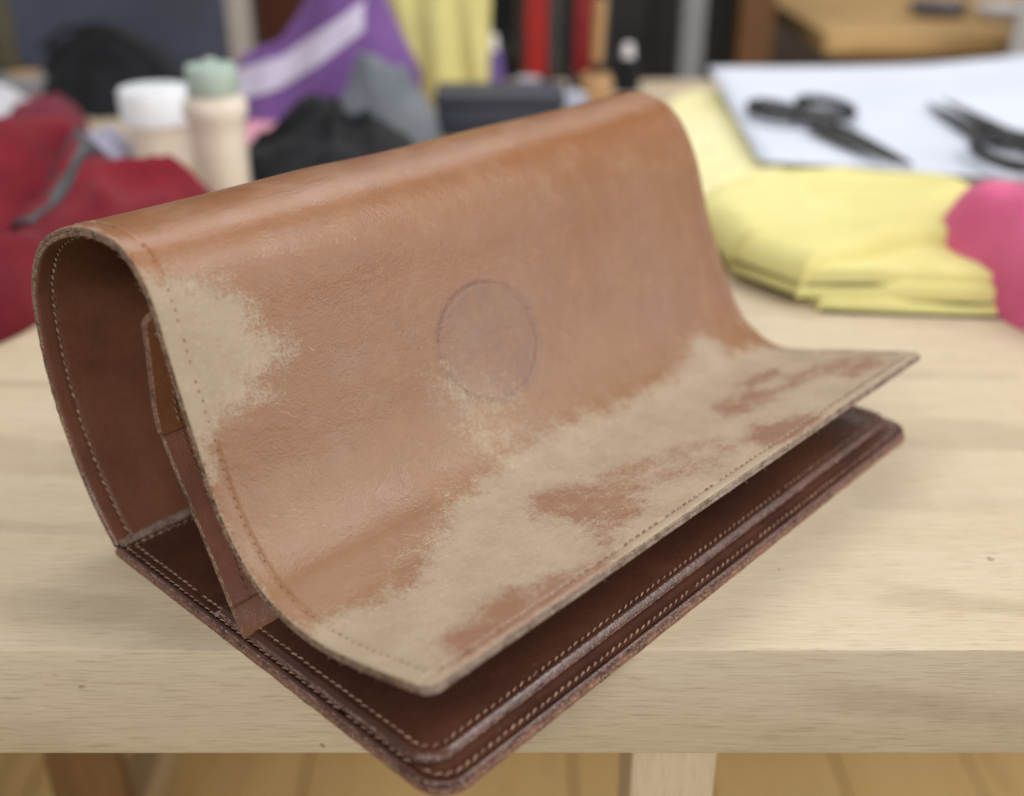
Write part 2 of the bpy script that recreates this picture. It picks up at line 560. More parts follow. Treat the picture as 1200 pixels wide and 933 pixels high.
def flap_leather():
    t = NT('tan_leather_worn')
    st = t.attr('st', True)
    wear = t.attr('wear')
    n1 = t.noise(st, 80, 8, 0.70, 0.2)
    n2 = t.noise(st, 420, 5, 0.72, 0.3)
    n3 = t.noise(st, 950, 4, 0.7)
    big = t.noise(st, 10, 4, 0.55)
    mid = t.noise(st, 42, 5, 0.62)
    brush = t.noise(t.mapping(st, (2.2, 0.8, 1), rot=(0, 0, R(12))), 150, 6, 0.68, 0.5)
    s1 = t.math('MULTIPLY_ADD', t.math('SUBTRACT', n1, 0.5), 0.032, wear)
    s2 = t.math('MULTIPLY_ADD', t.math('SUBTRACT', n2, 0.5), 0.020, s1)
    s2 = t.math('MULTIPLY_ADD', t.math('SUBTRACT', brush, 0.5), 0.020, s2)
    core = t.mr(s2, -0.001, 0.004)
    cover = t.mr(s2, -0.013, 0.0085, 0.0, 1.0, False)
    dith = t.mr(t.noise(st, 950, 5, 0.72, 0.2), 0.30, 0.70, 0.0, 1.0, False)
    m = t.mr(t.math('ADD', cover, t.math('MULTIPLY', dith, 0.95)), 0.76, 1.28)
    m = t.math('MULTIPLY', m, t.mr(cover, 0.02, 0.55, 0.55, 0.96, False))
    # pale flecks scattered round the patches and, rarely, everywhere
    flz = t.math('MULTIPLY', t.mr(n2, 0.60, 0.70), t.mr(s1, -0.026, -0.002))
    fk = t.math('MULTIPLY', t.mr(t.noise(st, 190, 4, 0.65, 0.4), 0.68, 0.74), t.mr(big, 0.46, 0.60))
    m = t.math('MAXIMUM', m, t.math('MULTIPLY', t.math('MAXIMUM', flz, fk), 0.5))
    # finish: mottled tan, more orange towards the ridge, duller down the flap
    sep = t.n('ShaderNodeSeparateXYZ')
    t.put(sep.inputs[0], st)
    ton = t.mr(sep.outputs[0], 0.23, 0.36)
    col = t.mix(ton, srgb(140, 89, 46), srgb(140, 101, 67))
    col = t.mix(t.math('MULTIPLY', t.mr(big, 0.40, 0.66), 0.55), col, srgb(130, 87, 57))
    col = t.mix(t.math('MULTIPLY', t.mr(mid, 0.48, 0.72), 0.40), col, srgb(156, 117, 86))
    col = t.mix(t.math('MULTIPLY', t.mr(n1, 0.52, 0.72), 0.30), col, srgb(116, 77, 56))
    col = t.mix(t.math('MULTIPLY', t.mr(n3, 0.52, 0.72), 0.22), col, srgb(122, 76, 52))
    col = t.mix(t.math('MULTIPLY', t.mr(t.attr('zone'), -0.004, 0.012), 0.7), col, srgb(140, 103, 82))
    # round stamped mark, ink mostly rubbed away
    dx = t.math('DIVIDE', t.math('SUBTRACT', sep.outputs[0], 0.3447), 0.0305)
    dy = t.math('DIVIDE', t.math('SUBTRACT', sep.outputs[1], 0.1745), 0.0345)
    rr = t.math('SQRT', t.math('ADD', t.math('MULTIPLY', dx, dx), t.math('MULTIPLY', dy, dy)))
    rr = t.math('MULTIPLY_ADD', t.math('SUBTRACT', mid, 0.5), 0.04, rr)
    ring = t.math('SUBTRACT', 1.0, t.mr(t.math('ABSOLUTE', t.math('SUBTRACT', rr, 1.0)), 0.014, 0.065))
    ring2 = t.math('SUBTRACT', 1.0, t.mr(t.math('ABSOLUTE', t.math('SUBTRACT', rr, 1.07)), 0.010, 0.07))
    dots = t.mr(t.noise(st, 480, 3, 0.6), 0.46, 0.58)
    brk = t.mr(t.noise(st, 75, 3, 0.6), 0.36, 0.56)
    ringd = t.math('MULTIPLY', t.math('MULTIPLY', ring, brk), t.math('MULTIPLY_ADD', dots, 0.85, 0.15))
    disc = t.math('SUBTRACT', 1.0, t.mr(rr, 0.85, 1.20))
    stain = t.math('MULTIPLY', disc, t.mr(t.noise(st, 55, 5, 0.65), 0.36, 0.60))
    spk = t.math('MULTIPLY', disc, t.math('MULTIPLY', t.mr(n2, 0.50, 0.64), t.mr(n3, 0.45, 0.6)))
    col = t.mix(t.math('MULTIPLY', stain, 0.60), col, srgb(122, 90, 76))
    col = t.mix(t.math('MULTIPLY', spk, 0.75), col, srgb(104, 76, 74))
    col = t.mix(t.math('MULTIPLY', t.math('MULTIPLY', ring2, brk), 0.25), col, srgb(110, 78, 76))
    # bare hide, dusty and greyed
    bare = t.mix(t.mr(mid, 0.3, 0.7), srgb(160, 141, 117), srgb(173, 155, 131))
    bare = t.mix(t.math('MULTIPLY', t.mr(brush, 0.50, 0.68), 0.30), bare, srgb(150, 124, 100))
    bare = t.mix(t.math('MULTIPLY', t.mr(n2, 0.54, 0.68), 0.5), bare, srgb(192, 176, 154))
    bare = t.mix(t.math('MULTIPLY', t.mr(n3, 0.54, 0.70), 0.3), bare, srgb(134, 112, 94))
    col = t.mix(m, col, bare)
    col = t.mix(t.math('MULTIPLY', ringd, 0.55), col, srgb(88, 64, 70))
    # hairline scratches
    sc = t.n('ShaderNodeTexWave', bands_direction='X')
    t.put(sc.inputs['Vector'], t.mapping(st, (1, 1, 1), rot=(0, 0, R(35))))
    sc.inputs['Scale'].default_value = 60
    sc.inputs['Distortion'].default_value = 9
    sc.inputs['Detail'].default_value = 3
    scm = t.math('MULTIPLY', t.mr(sc.outputs['Fac'], 0.985, 1.0), t.math('MULTIPLY', t.mr(mid, 0.52, 0.62), t.mr(n1, 0.5, 0.58)))
    col = t.mix(t.math('MULTIPLY', scm, 0.5), col, srgb(200, 164, 136))
    # relief: pores, pebble grain, soft creases; the finish is a thin film above the bare hide
    g1 = t.vor(st, 1000)
    g2 = t.vor(t.mapping(st, (1.0, 1.35, 1)), 480)
    h = t.math('ADD', t.math('MULTIPLY', g1, 0.55), t.math('MULTIPLY', n3, 0.5))
    h = t.math('ADD', h, t.math('MULTIPLY', g2, 0.55))
    h = t.math('SUBTRACT', h, t.math('MULTIPLY', core, 0.45))
    h = t.math('SUBTRACT', h, t.math('MULTIPLY', ring, 1.2))
    nb1 = t.bump(h, 0.40, 0.00034)
    cr = t.noise(t.mapping(st, (1.0, 0.45, 1), rot=(0, 0, R(-20))), 120, 4, 0.6, 0.8)
    nb2 = t.bump(t.math('ADD', cr, t.math('MULTIPLY', mid, 1.5)), 0.22, 0.0014, nb1)
    rough = t.math('ADD', t.mr(mid, 0.3, 0.7, 0.31, 0.43), t.math('MULTIPLY', m, 0.36), clamp=True)
    return t.fin(col, rough, nb2, 0.6)


m_flap = flap_leather()
m_lining = leather_mat('brown_lining_leather', srgb(122, 79, 58), srgb(104, 65, 48), srgb(152, 116, 98), 0.32, 0.35)
m_dark = leather_mat('dark_brown_leather', srgb(90, 55, 42), srgb(68, 42, 34), srgb(140, 106, 92), 0.24, 0.42)
m_mid = leather_mat('mid_brown_leather', srgb(140, 92, 72), srgb(118, 75, 60), srgb(150, 120, 108), 0.4, 0.4)
m_tanbit = leather_mat('tan_trim_leather', srgb(136, 88, 56), srgb(116, 74, 50), srgb(176, 140, 116), 0.38, 0.5)
m_edge = edge_mat('raw_leather_edge', srgb(140, 110, 88), srgb(84, 60, 50), srgb(182, 158, 136))
m_edge_dk = edge_mat('dark_raw_edge', srgb(122, 90, 78), srgb(70, 46, 42), srgb(172, 148, 136))
m_edge_or = edge_mat('orange_raw_edge', srgb(134, 96, 76), srgb(94, 64, 54), srgb(164, 134, 114))
m_edge_lt = edge_mat('pale_waxed_edge', srgb(150, 130, 114), srgb(108, 84, 70), srgb(172, 156, 146))
m_thread = fabric_mat('pale_thread', srgb(180, 154, 130), srgb(124, 96, 80), 3000, nscale=160)
m_thread_dk = fabric_mat('soiled_thread', srgb(140, 102, 80), srgb(112, 78, 62), 3000)
m_thread_md = fabric_mat('dull_thread', srgb(176, 144, 120), srgb(124, 94, 80), 3000, nscale=160)
m_steel = plain_mat('worn_steel', srgb(170, 172, 178), srgb(120, 120, 124), 0.3, 1.0, 300)

bag = tag(empty('leather_bag', BAG_LOC, BAG_RZ), 'worn tan leather bag with curled flap lying open on the oak bench', 'bag')


def dense(a):
    return a.reshape(-1, 3)


# -- outer sheet: back and flap in one hide
Pout, Nout = surf(SS, TT, ES)
nr, nc = SS.shape
flap = mk('flap_panel', dense(Pout), grid_faces(nr, nc, OUT > 0), m_flap, bag)
at = flap.data.attributes.new('st', 'FLOAT_VECTOR', 'POINT')
at.data.foreach_set('vector', np.stack([SS, TT, np.zeros_like(SS)], -1).astype(np.float32).ravel())
at = flap.data.attributes.new('wear', 'FLOAT', 'POINT')
at.data.foreach_set('value', w.astype(np.float32).ravel())
at = flap.data.attributes.new('zone', 'FLOAT', 'POINT')
at.data.foreach_set('value', zone.astype(np.float32).ravel())
flap['label'] = 'tan flap rubbed bare in beige patches with a faint oval stamp'

# -- lining
Pin, _ = surf(SS, TT, -TH - ES)
lining = mk('lining', dense(Pin), grid_faces(nr, nc, OUT <= 0), m_lining, flap)


# -- raw edge strip round left end, front and right end
def raw_edge():
    pth = []
    n1 = 620
    for s in np.linspace(0, SLEN - CR_F, n1):
        pth.append((s, 0.0))
    for k in range(1, 14):
        a_ = k / 14 * math.pi / 2
        pth.append((SLEN - CR_F + CR_F * math.sin(a_), CR_F * (1 - math.cos(a_))))
    for t_ in np.linspace(CR_F, LEN - CR_F, 420):
        pth.append((SLEN, t_))
    for k in range(13, 0, -1):
        a_ = k / 14 * math.pi / 2
        pth.append((SLEN - CR_F + CR_F * math.sin(a_), LEN - CR_F * (1 - math.cos(a_))))
    for s in np.linspace(SLEN - CR_F, 0, n1):
        pth.append((s, LEN))
    return np.array(pth)


EP = raw_edge()
tg = np.gradient(EP, axis=0)
tg /= np.linalg.norm(tg, axis=1, keepdims=True)
onv = np.stack([-tg[:, 1] * -1, -tg[:, 0]], -1)          # outward in (s,t)
onv = np.stack([tg[:, 1], -tg[:, 0]], -1)
e0, en = surf(np.clip(EP[:, 0], 0, SLEN), EP[:, 1], 0.0)
# outward direction in 3-D from finite differences
q0, _ = surf(np.clip(EP[:, 0] - onv[:, 0] * .002, 0, SLEN), EP[:, 1] - onv[:, 1] * .002, 0.0)
out3 = e0 - q0
out3 -= (out3 * en).sum(1, keepdims=True) * en
out3 /= np.linalg.norm(out3, axis=1, keepdims=True) + 1e-12
es_e = edge_shape(EP[:, 0], EP[:, 1])
prof = [(0, 0), (.22, .55), (.40, .62), (.48, -.15), (.53, -.25), (.60, .5), (.80, .6), (1.0, 0)]
rows = []
for k, (fz, fo) in enumerate(prof):
    nz = np.array([mnoise.noise(Vector((p[0] * 240, p[1] * 240, k * 3.1))) + .6 * mnoise.noise(Vector((p[0] * 900, p[1] * 900, k * 5.7))) for p in EP])
    depth = es_e + (-TH - 2 * es_e) * fz
    o_ = fo * .0007 + (nz * .00034 if 0 < k < len(prof) - 1 else 0)
    rows.append(e0 + en * (depth + (nz * .00012 if 0 < k < len(prof) - 1 else 0))[:, None] + out3 * np.broadcast_to(o_, nz.shape)[:, None])
rows = np.stack(rows)
for (i0, i1, mm_) in ((0, 621, m_edge), (620, 1066, m_edge_lt), (1065, len(EP), m_edge)):
    sub = rows[:, i0:i1]
    mk('raw_edge', sub.reshape(-1, 3), grid_faces(len(prof), sub.shape[1]), mm_, flap)


# -- stitches
def stitch_mesh(name, P, N, mat, parent, pitch=.0043, ln=.0035, rad=.00048, lift=.00015, skip=0.02, wob=.00022, slant=0.30):
    """P dense polyline (n,3) with normals N: small padded stitches laid along it, one mesh"""
    d = np.r_[0, np.cumsum(np.linalg.norm(np.diff(P, axis=0), axis=1))]
    L = d[-1]
    V, F = [], []
    x = pitch / 2
    while x < L - pitch / 2:
        if random.random() >= skip:
            c = np.array([np.interp(x, d, P[:, i]) for i in range(3)])
            c1 = np.array([np.interp(min(x + ln / 2, L), d, P[:, i]) for i in range(3)])
            n = np.array([np.interp(x, d, N[:, i]) for i in range(3)])
            n /= np.linalg.norm(n)
            tn = c1 - c
            tn /= np.linalg.norm(tn) + 1e-12
            bn = np.cross(n, tn)
            tn = tn + bn * (slant * (0.7 + .6 * random.random()))
            tn /= np.linalg.norm(tn)
            bn = np.cross(n, tn)
            c = c + bn * random.uniform(-wob, wob) + n * lift
            l2 = ln / 2 * random.uniform(.82, 1.1)
            r_ = rad * random.uniform(.85, 1.12)
            o = len(V)
            for q, rf, dz in ((-1, .35, -1.0), (-.6, .9, 0.0), (0, 1.05, .35), (.6, .9, 0.0), (1, .35, -1.0)):
                for k in range(6):
                    a_ = k * math.pi / 3
                    V.append(c + tn * (q * l2) + bn * (math.cos(a_) * r_ * rf) + n * (math.sin(a_) * r_ * rf + dz * r_))
            F.extend(grid_faces(5, 6, False, o, True))
        x += pitch * random.uniform(.96, 1.04)
    ob = mk(name, V, F, mat, parent)
    ob['kind'] = 'stuff'
    return ob


sL = np.linspace(.004, SLEN - .0062, 700)
STI = .0082
p, n = surf(sL, np.full_like(sL, STI), 0.0)
es = edge_shape(sL, np.full_like(sL, STI))
# outer face, left end (soiled), right end, front edge (pale)
k0 = 330
stitch_mesh('stitching', p[:k0] + n[:k0] * es[:k0, None], n[:k0], m_thread_md, flap)
stitch_mesh('stitching', p[k0:] + n[k0:] * es[k0:, None], n[k0:], m_thread_dk, flap, lift=-.00010, skip=.2, rad=.00036, ln=.0022, wob=.0003)
p, n = surf(sL, np.full_like(sL, LEN - STI), 0.0)
stitch_mesh('stitching', p + n * es[:, None], n, m_thread_md, flap)
tF = np.linspace(.010, LEN - .0082, 500)
p, n = surf(np.full_like(tF, SLEN - .0058), tF, 0.0)
stitch_mesh('stitching', p + n * (-.00045), n, m_thread, flap, rad=.00058, lift=.0003)
# inside face
for tt_ in (STI, LEN - STI):
    p, n = surf(sL, np.full_like(sL, tt_), -TH)
    stitch_mesh('stitching', p + n * .00035, -n, m_thread, lining, rad=.00058, lift=.0003)


# -- short fibres torn loose along the raw edges
def fibres(name, parent, count, mat):
    b = MB()
    for _ in range(count):
        i = random.choice((random.randrange(250, 600), random.randrange(250, 600), random.randrange(640, 1050)))
        base = Vector(e0[i]) + Vector(en[i]) * (-TH * random.random())
        dr = Vector(out3[i]) * random.uniform(.5, 1) + Vector([random.uniform(-.6, .6) for _ in range(3)])
        dr.normalize()
        l = random.uniform(.0006, .0017)
        bend = Vector([random.uniform(-1, 1) for _ in range(3)]) * l * .4
        b.tube([base - dr * .0006, base + dr * l * .5 + bend * .3, base + dr * l + bend], [.00006, .00006, .00003], 4)
    o = b.build(name, mat, parent, True)
    o['kind'] = 'stuff'


m_fibre = plain_mat('leather_fibre', srgb(196, 174, 150), rough=0.9)
fibres('loose_fibre', flap, 260, m_fibre)


# -- flat pieces: rounded outline slabs in bag coordinates (u,t) -> local (t,-u,z)
class Outline:
    """rounded rectangle in (u,t); ring(d) gives it shrunk by d with the same point count"""
    def __init__(s, u0, u1, t0, t1, radii, step=.0025):
        s.a = (u0, u1, t0, t1, radii)
        s.nu, s.nt = int((u1 - u0) / step), int((t1 - t0) / step)

    def ring(s, d=0.0):
        u0, u1, t0, t1, radii = s.a
        u0, u1, t0, t1 = u0 + d, u1 - d, t0 + d, t1 - d
        rr = [max(r - d, .0004) for r in radii]
        cor = [(u0 + rr[0], t0 + rr[0], (-1, 0), (0, -1)), (u1 - rr[1], t0 + rr[1], (0, -1), (1, 0)),
               (u1 - rr[2], t1 - rr[2], (1, 0), (0, 1)), (u0 + rr[3], t1 - rr[3], (0, 1), (-1, 0))]
        arcs = []
        for k, (cu, ct, a0, a1) in enumerate(cor):
            arcs.append([(cu + (a0[0] * math.cos(q) + a1[0] * math.sin(q)) * rr[k], ct + (a0[1] * math.cos(q) + a1[1] * math.sin(q)) * rr[k]) for q in np.linspace(0, math.pi / 2, 10)])
        pts = []
        for k in range(4):
            pts += arcs[k]
            p, q = arcs[k][-1], arcs[(k + 1) % 4][0]
            m = s.nu if k % 2 == 0 else s.nt
            for i in range(1, m):
                pts.append((p[0] + (q[0] - p[0]) * i / m, p[1] + (q[1] - p[1]) * i / m))
        return np.array(pts)


def outline(*a):
    return Outline(*a)


def inset(P, d):
    return P.ring(d)


def leather_slab(name, P, z0, z1, mat, mat_edge, parent, rough=.0003, bev=.0008, groove=True, seed=0, sinks=(), lift=None):
    """top sheet (with sunk stitch lines) + raw edge child, real thickness"""
    lf = lift or (lambda u, t: 0.0)
    h = z1 - z0
    ins = [0, bev * .5, bev, .0022] + [s + d for s in sinks for d in (-.0012, -.0004, .0004, .0012)] + [.013, .02, .03, .04, .05, .06]
    ins = sorted(set(ins))
    PO = P
    P = PO.ring(0)
    V, nP = [], len(P)
    for d in ins:
        Q = PO.ring(d)
        z = z1 - (bev * .7 * (1 - min(d / bev, 1)) ** 2)
        z -= sum(.0004 * math.exp(-((d - s) / .0009) ** 2) for s in sinks)
        for (u, t) in Q:
            V.append((t, -u, z + lf(u, t)))
    F = grid_faces(len(ins), nP, True, 0, True)
    top = len(V) - nP
    F.append(tuple(range(top, top + nP))[::-1])
    o = mk(name, V, F, mat, parent)
    V2 = []
    ze = z1 - bev * .7
    prof = [(ze, 0.0), (ze - (ze - z0) * .2, .6), (ze - (ze - z0) * .42, .6), (ze - (ze - z0) * .5, -.2), (ze - (ze - z0) * .58, .5), (ze - (ze - z0) * .85, .6), (z0, 0.0)]
    for k, (z, o_) in enumerate(prof):
        nz = [0 if k in (0, len(prof) - 1) else mnoise.noise(Vector((u * 220, t * 220, k * 2.7 + seed))) + .5 * mnoise.noise(Vector((u * 700, t * 700, k * 1.3 + seed))) for u, t in P]
        tgn = (PO.ring(.0003) - P) / .0003
        for i in range(nP):
            d = -(o_ * .0006 + nz[i] * rough)
            u, t = P[i] + tgn[i] * d
            V2.append((t, -u, z + nz[i] * .0001 + lf(u, t)))
    e = mk('raw_edge', V2, grid_faces(len(prof), nP, True, 0, True), mat_edge, o)
    # underside
    V3 = [(t, -u, z0 + lf(u, t)) for u, t in P]
    mk('underside', V3, [tuple(range(nP))], mat, o, False)
    return o


def flat_stitch(parent, P, d, z, mat, sel=None, **kw):
    Q = P.ring(d)
    P = P.ring(0)
    if sel is not None:
        idx = [i for i in range(len(Q)) if sel(P[i][0], P[i][1])]
        # keep the walk contiguous
        br = [k for k in range(1, len(idx)) if idx[k] != idx[k - 1] + 1]
        if br:
            idx = idx[br[0]:] + idx[:br[0]]
        Q = Q[idx]
    lf = kw.pop('lf', None)
    P3 = np.stack([Q[:, 1], -Q[:, 0], np.array([z + (lf(u, t) if lf else 0) for u, t in Q])], -1)
    N3 = np.tile(np.array([0, 0, 1.0]), (len(Q), 1))
    return stitch_mesh('stitching', P3, N3, mat, parent, **kw)


UMAX = .2395
P_base = outline(0.0, UMAX, 0.0, LEN - .001, (.002, .015, .013, .002))
base = leather_slab('base_panel', P_base, 0.0003, .0030, m_edge_or, m_edge_or, bag, seed=1)
P_b2 = outline(.0008, UMAX - .0010, .0008, LEN - .0018, (.002, .0145, .0125, .002))
base2 = leather_slab('bottom_panel', P_b2, .0031, .0062, m_dark, m_edge_dk, bag, seed=2, sinks=(.0026, .0068))
base2['label'] = 'dark brown glossy inner panel with two rows of stitching'
flat_stitch(base2, P_b2, .0026, .0060, m_thread_md, lambda u, t: t < .05 and u < .222, rad=.0004)
flat_stitch(base2, P_b2, .0040, .0062, m_thread_md, lambda u, t: u > .222 or t > .35, rad=.00052, lift=.0002)
flat_stitch(base2, P_b2, .0068, .0060, m_thread_md, lambda u, t: t < .03 and u < .086, rad=.00046, lift=.0002)

def pk_lift(u, t):
    f = min(max((u - .15) / .08, 0), 1)
    return .0022 * f * f * (.35 + .65 * t / LEN)


P_pk = outline(.0885, .2285, .0040, .3875, (.002, .013, .012, .002))
pocket = leather_slab('pocket_panel', P_pk, .0064, .0108, m_dark, m_edge_dk, bag, seed=3, bev=.0024, sinks=(.0046,), lift=pk_lift)
flat_stitch(pocket, P_pk, .0046, .0108 - .0002, m_thread_md, lambda u, t: not (u < .0905), rad=.00046, lift=.0002, lf=pk_lift)

# ridge where the back hide is sewn to the bottom
b = []
tl = np.linspace(.0015, LEN - .002, 160)
sec = [(-.001, .0060), (-.0006, .0088), (.0008, .0095), (.0024, .0090), (.0032, .0076), (.0034, .0061)]
V = []
for (du, z) in sec:
    for t_ in tl:
        V.append((t_, -(du + .0018 + .0003 * mnoise.noise(Vector((t_ * 120, du * 900, 0)))), z + .0002 * mnoise.noise(Vector((t_ * 260, du * 900, 5)))))
seam = mk('seam_strip', V, grid_faces(len(sec), len(tl), True), m_edge_lt, bag)
sp = np.stack([tl, np.full_like(tl, -.0088), np.full_like(tl, .0062)], -1)
stitch_mesh('stitching', sp, np.tile([0, 0, 1.0], (len(tl), 1)), m_thread_md, seam, pitch=.0046, ln=.0034, rad=.00045, lift=.0002)
# seam across the end where bottom and front meet
V = []
tl2 = np.linspace(.0020, LEN - .003, 120)
sec = [(-.0016, .0062), (-.0010, .0074), (.0002, .0080), (.0014, .0076), (.0016, .0066)]
for (du, z) in sec:
    for t_ in tl2:
        V.append((t_, -(.0868 + du + .0002 * mnoise.noise(Vector((t_ * 150, du * 900, 9)))), z))
mk('seam_strip', V, grid_faces(len(sec), len(tl2), True), m_edge_lt, bag)


# -- divider wall standing inside, and the trim band along its top
def wall_sheet(name, prof_uz, th, t0, t1, mat, mat_edge, parent, rc=.004, seed=0, skew=.026):
    """sheet with given (u,z) section, thickness towards -normal; raw edge strip as child"""
    P = np.array(prof_uz)
    o, d = spline(P, 600)
    n = 70
    sx = np.linspace(0, d[-1], n)
    c = np.stack([np.interp(sx, d, o[:, 0]), np.interp(sx, d, o[:, 1])], -1)
    tg = np.gradient(c, axis=0)
    tg /= np.linalg.norm(tg, axis=1, keepdims=True)
    nr_ = np.stack([tg[:, 1], -tg[:, 0]], -1)        # front side (+u) when walking up
    dtop = d[-1] - sx
    ins = np.where(dtop < rc, rc * (1 - np.sqrt(np.clip(1 - ((rc - dtop) / rc) ** 2, 0, 1))), 0)
    m = 160
    V, V2 = [], []
    for i in range(n):
        for j in range(m):
            t_ = t0 + ins[i] + (t1 - t0 - 2 * ins[i]) * j / (m - 1)
            sk = skew * t_ / LEN * min(1, c[i, 1] / .10)
            zk = 1 - .10 * t_ / LEN * min(1, c[i, 1] / .10)
            V.append((t_, -c[i, 0] + sk, c[i, 1] * zk))
            V2.append((t_, -(c[i, 0] - nr_[i, 0] * th) + sk, (c[i, 1] - nr_[i, 1] * th) * zk))
    ob = mk(name, V, grid_faces(n, m, False), mat, parent)
    mk('back_face', V2, grid_faces(n, m, True), mat, ob)
    # loop of boundary indices
    loop = [i * m for i in range(n)] + [(n - 1) * m + j for j in range(1, m)] + [i * m + m - 1 for i in range(n - 2, -1, -1)] + [j for j in range(m - 2, 0, -1)]
    A = np.array([V[k] for k in loop])
    B = np.array([V2[k] for k in loop])
    ctr = np.array(V).mean(0)
    pv = np.roll(A, -1, 0) - np.roll(A, 1, 0)
    nn = np.cross(pv, B - A)
    nn /= np.linalg.norm(nn, axis=1, keepdims=True) + 1e-12
    if (nn[5] @ (A[5] - ctr)) < 0:
        nn = -nn
    W = []
    pf = [(0, 0), (.2, .5), (.42, .5), (.5, -.2), (.58, .5), (.8, .5), (1, 0)]
    for k, (f_, o_) in enumerate(pf):
        for i in range(len(A)):
            q = A[i] * (1 - f_) + B[i] * f_
            nz = 0 if k in (0, len(pf) - 1) else mnoise.noise(Vector(tuple(q * 260)) + Vector((0, 0, seed + k))) * .00028
            W.append(q + nn[i] * (o_ * .0006 + nz))
    mk('raw_edge', W, grid_faces(len(pf), len(A), True, 0, True), mat_edge, ob)
    return ob, c, nr_


DIV = [(.1130, .0100), (.1075, .0200), (.0960, .0430), (.0840, .0660), (.0720, .0880), (.0660, .1010)]
divw, cD, nD = wall_sheet('divider_panel', DIV, .0034, .0015, LEN - .012, m_mid, m_edge, bag, rc=.0025, seed=4)
divw['label'] = 'brown inner divider leaning back behind the flap'
i_ = np.arange(len(cD))
for off in (.0085,):
    P3 = np.stack([np.full(len(cD), .0015 + off), -cD[:, 0], cD[:, 1]], -1)
    N3 = np.stack([np.zeros(len(cD)), -nD[:, 0], nD[:, 1]], -1)
    stitch_mesh('stitching', P3, N3, m_thread_dk, divw, rad=.0004)
BND = [(.0700, .0950), (.0690, .1060), (.0700, .1200), (.0712, .1340), (.0716, .1500)]
band, cB, nB = wall_sheet('divider_band', BND, .0044, .0005, LEN - .013, m_tanbit, m_edge_or, bag, rc=.006, seed=6)
band['label'] = 'tan trim band along the top of the divider'
P3 = np.stack([np.full(len(cB), .0090), -cB[:, 0], cB[:, 1]], -1)
N3 = np.stack([np.zeros(len(cB)), -nB[:, 0], nB[:, 1]], -1)
stitch_mesh('stitching', P3[3:-3], N3[3:-3], m_thread_md, band, rad=.00045)
# tan end tab that finishes the divider's foot
FT = [(.1145, .0100), (.1135, .0130), (.1105, .0190), (.1085, .0230)]
foot, cF, nF = wall_sheet('end_tab', FT, .0010, .0005, .030, m_tanbit, m_edge_or, bag, rc=.001, seed=8)
# snap stud under the flap corner
o = MB().lathe([(.0030, 0), (.0034, .0010), (.0030, .0022), (.0018, .0028), (.0018, .0060), (.0042, .0066), (.0042, .0076)], 0, 0, 20).build('snap_stud', m_steel, bag, True)
o.location = (.026, -.2255, .0420)

# ================================================================== THINGS ON THE BENCH (behind, out of focus)
def heap(name, outline_xy, H, mat, parent=None, rim=.02, hf=None, wrinkle=.004, freq=18, rings=26, seed=0, z0=0.0, npts=160, under=0.0, crease=.006):
    """soft folded cloth: star-shaped footprint, rounded rim, own height field; closed underneath"""
    P = np.array(outline_xy, float)
    n = len(P)
    # closed Catmull-Rom
    out = []
    per = max(3, npts // n)
    for i in range(n):
        p0, p1, p2, p3 = P[(i - 1) % n], P[i], P[(i + 1) % n], P[(i + 2) % n]
        for k in range(per):
            t = k / per
            out.append(.5 * ((2 * p1) + (-p0 + p2) * t + (2 * p0 - 5 * p1 + 4 * p2 - p3) * t * t + (-p0 + 3 * p1 - 3 * p2 + p3) * t ** 3))
    O = np.array(out)
    c = O.mean(0)
    rad = np.linalg.norm(O - c, axis=1)
    fs = 1 - np.linspace(0, 1, rings) ** 1.7
    V = []
    N = len(O)
    for i in range(N):
        V.append((O[i, 0], O[i, 1], z0 + .0008))
    for f in fs[:-1]:
        for i in range(N):
            x, y = c + (O[i] - c) * f
            d = (1 - f) * rad[i]
            q = 1 - min(d / rim, 1)
            k = math.sqrt(max(0, 1 - q * q))
            z = (H + (hf(x, y) if hf else 0)) * (0.28 + .72 * k if under else k)
            z += wrinkle * min(1, d / rim) * (mnoise.noise(Vector((x * freq, y * freq, seed))) + .5 * mnoise.noise(Vector((x * freq * 2.3, y * freq * 2.3, seed + 4))))
            rn = 1 - abs(mnoise.noise(Vector((x * freq * .8 + 3, y * freq * .8, seed + 9)))) * 2.2
            z += crease * max(rn, 0) ** 3 * min(1, d / rim)
            bulge = under * math.sin(math.pi * min(d / rim, 1)) if under else 0
            V.append((x, y, z0 + max(z, .001)))
    x, y = c
    V.append((x, y, z0 + H + (hf(x, y) if hf else 0)))
    F = grid_faces(rings, N, False, 0, True)
    last = len(V) - 1
    base_ = (rings - 1) * N
    for i in range(N):
        F.append((base_ + i, base_ + (i + 1) % N, last))
    F.append(tuple(range(N - 1, -1, -1)))
    # orientation: make sure the outline runs counter-clockwise
    area2 = np.sum(O[:, 0] * np.roll(O[:, 1], -1) - O[:, 1] * np.roll(O[:, 0], -1))
    if area2 < 0:
        F = [f[::-1] for f in F]
    return mk(name, V, F, mat, parent)


def gauss(x, y, cx, cy, sx, sy=None):
    sy = sy or sx
    return math.exp(-((x - cx) / sx) ** 2 - ((y - cy) / sy) ** 2)


def ridge(x, y, ax, ay, bx, by, wd):
    ex, ey = bx - ax, by - ay
    h = max(0, min(1, ((x - ax) * ex + (y - ay) * ey) / (ex * ex + ey * ey)))
    d = math.hypot(x - ax - ex * h, y - ay - ey * h)
    return math.exp(-(d / wd) ** 2)


# red garment with black zip
m_red = fabric_mat('red_fabric', srgb(128, 32, 46), srgb(102, 24, 37), 700)
m_zip = plain_mat('black_zip', srgb(44, 42, 48), srgb(62, 60, 66), 0.5)


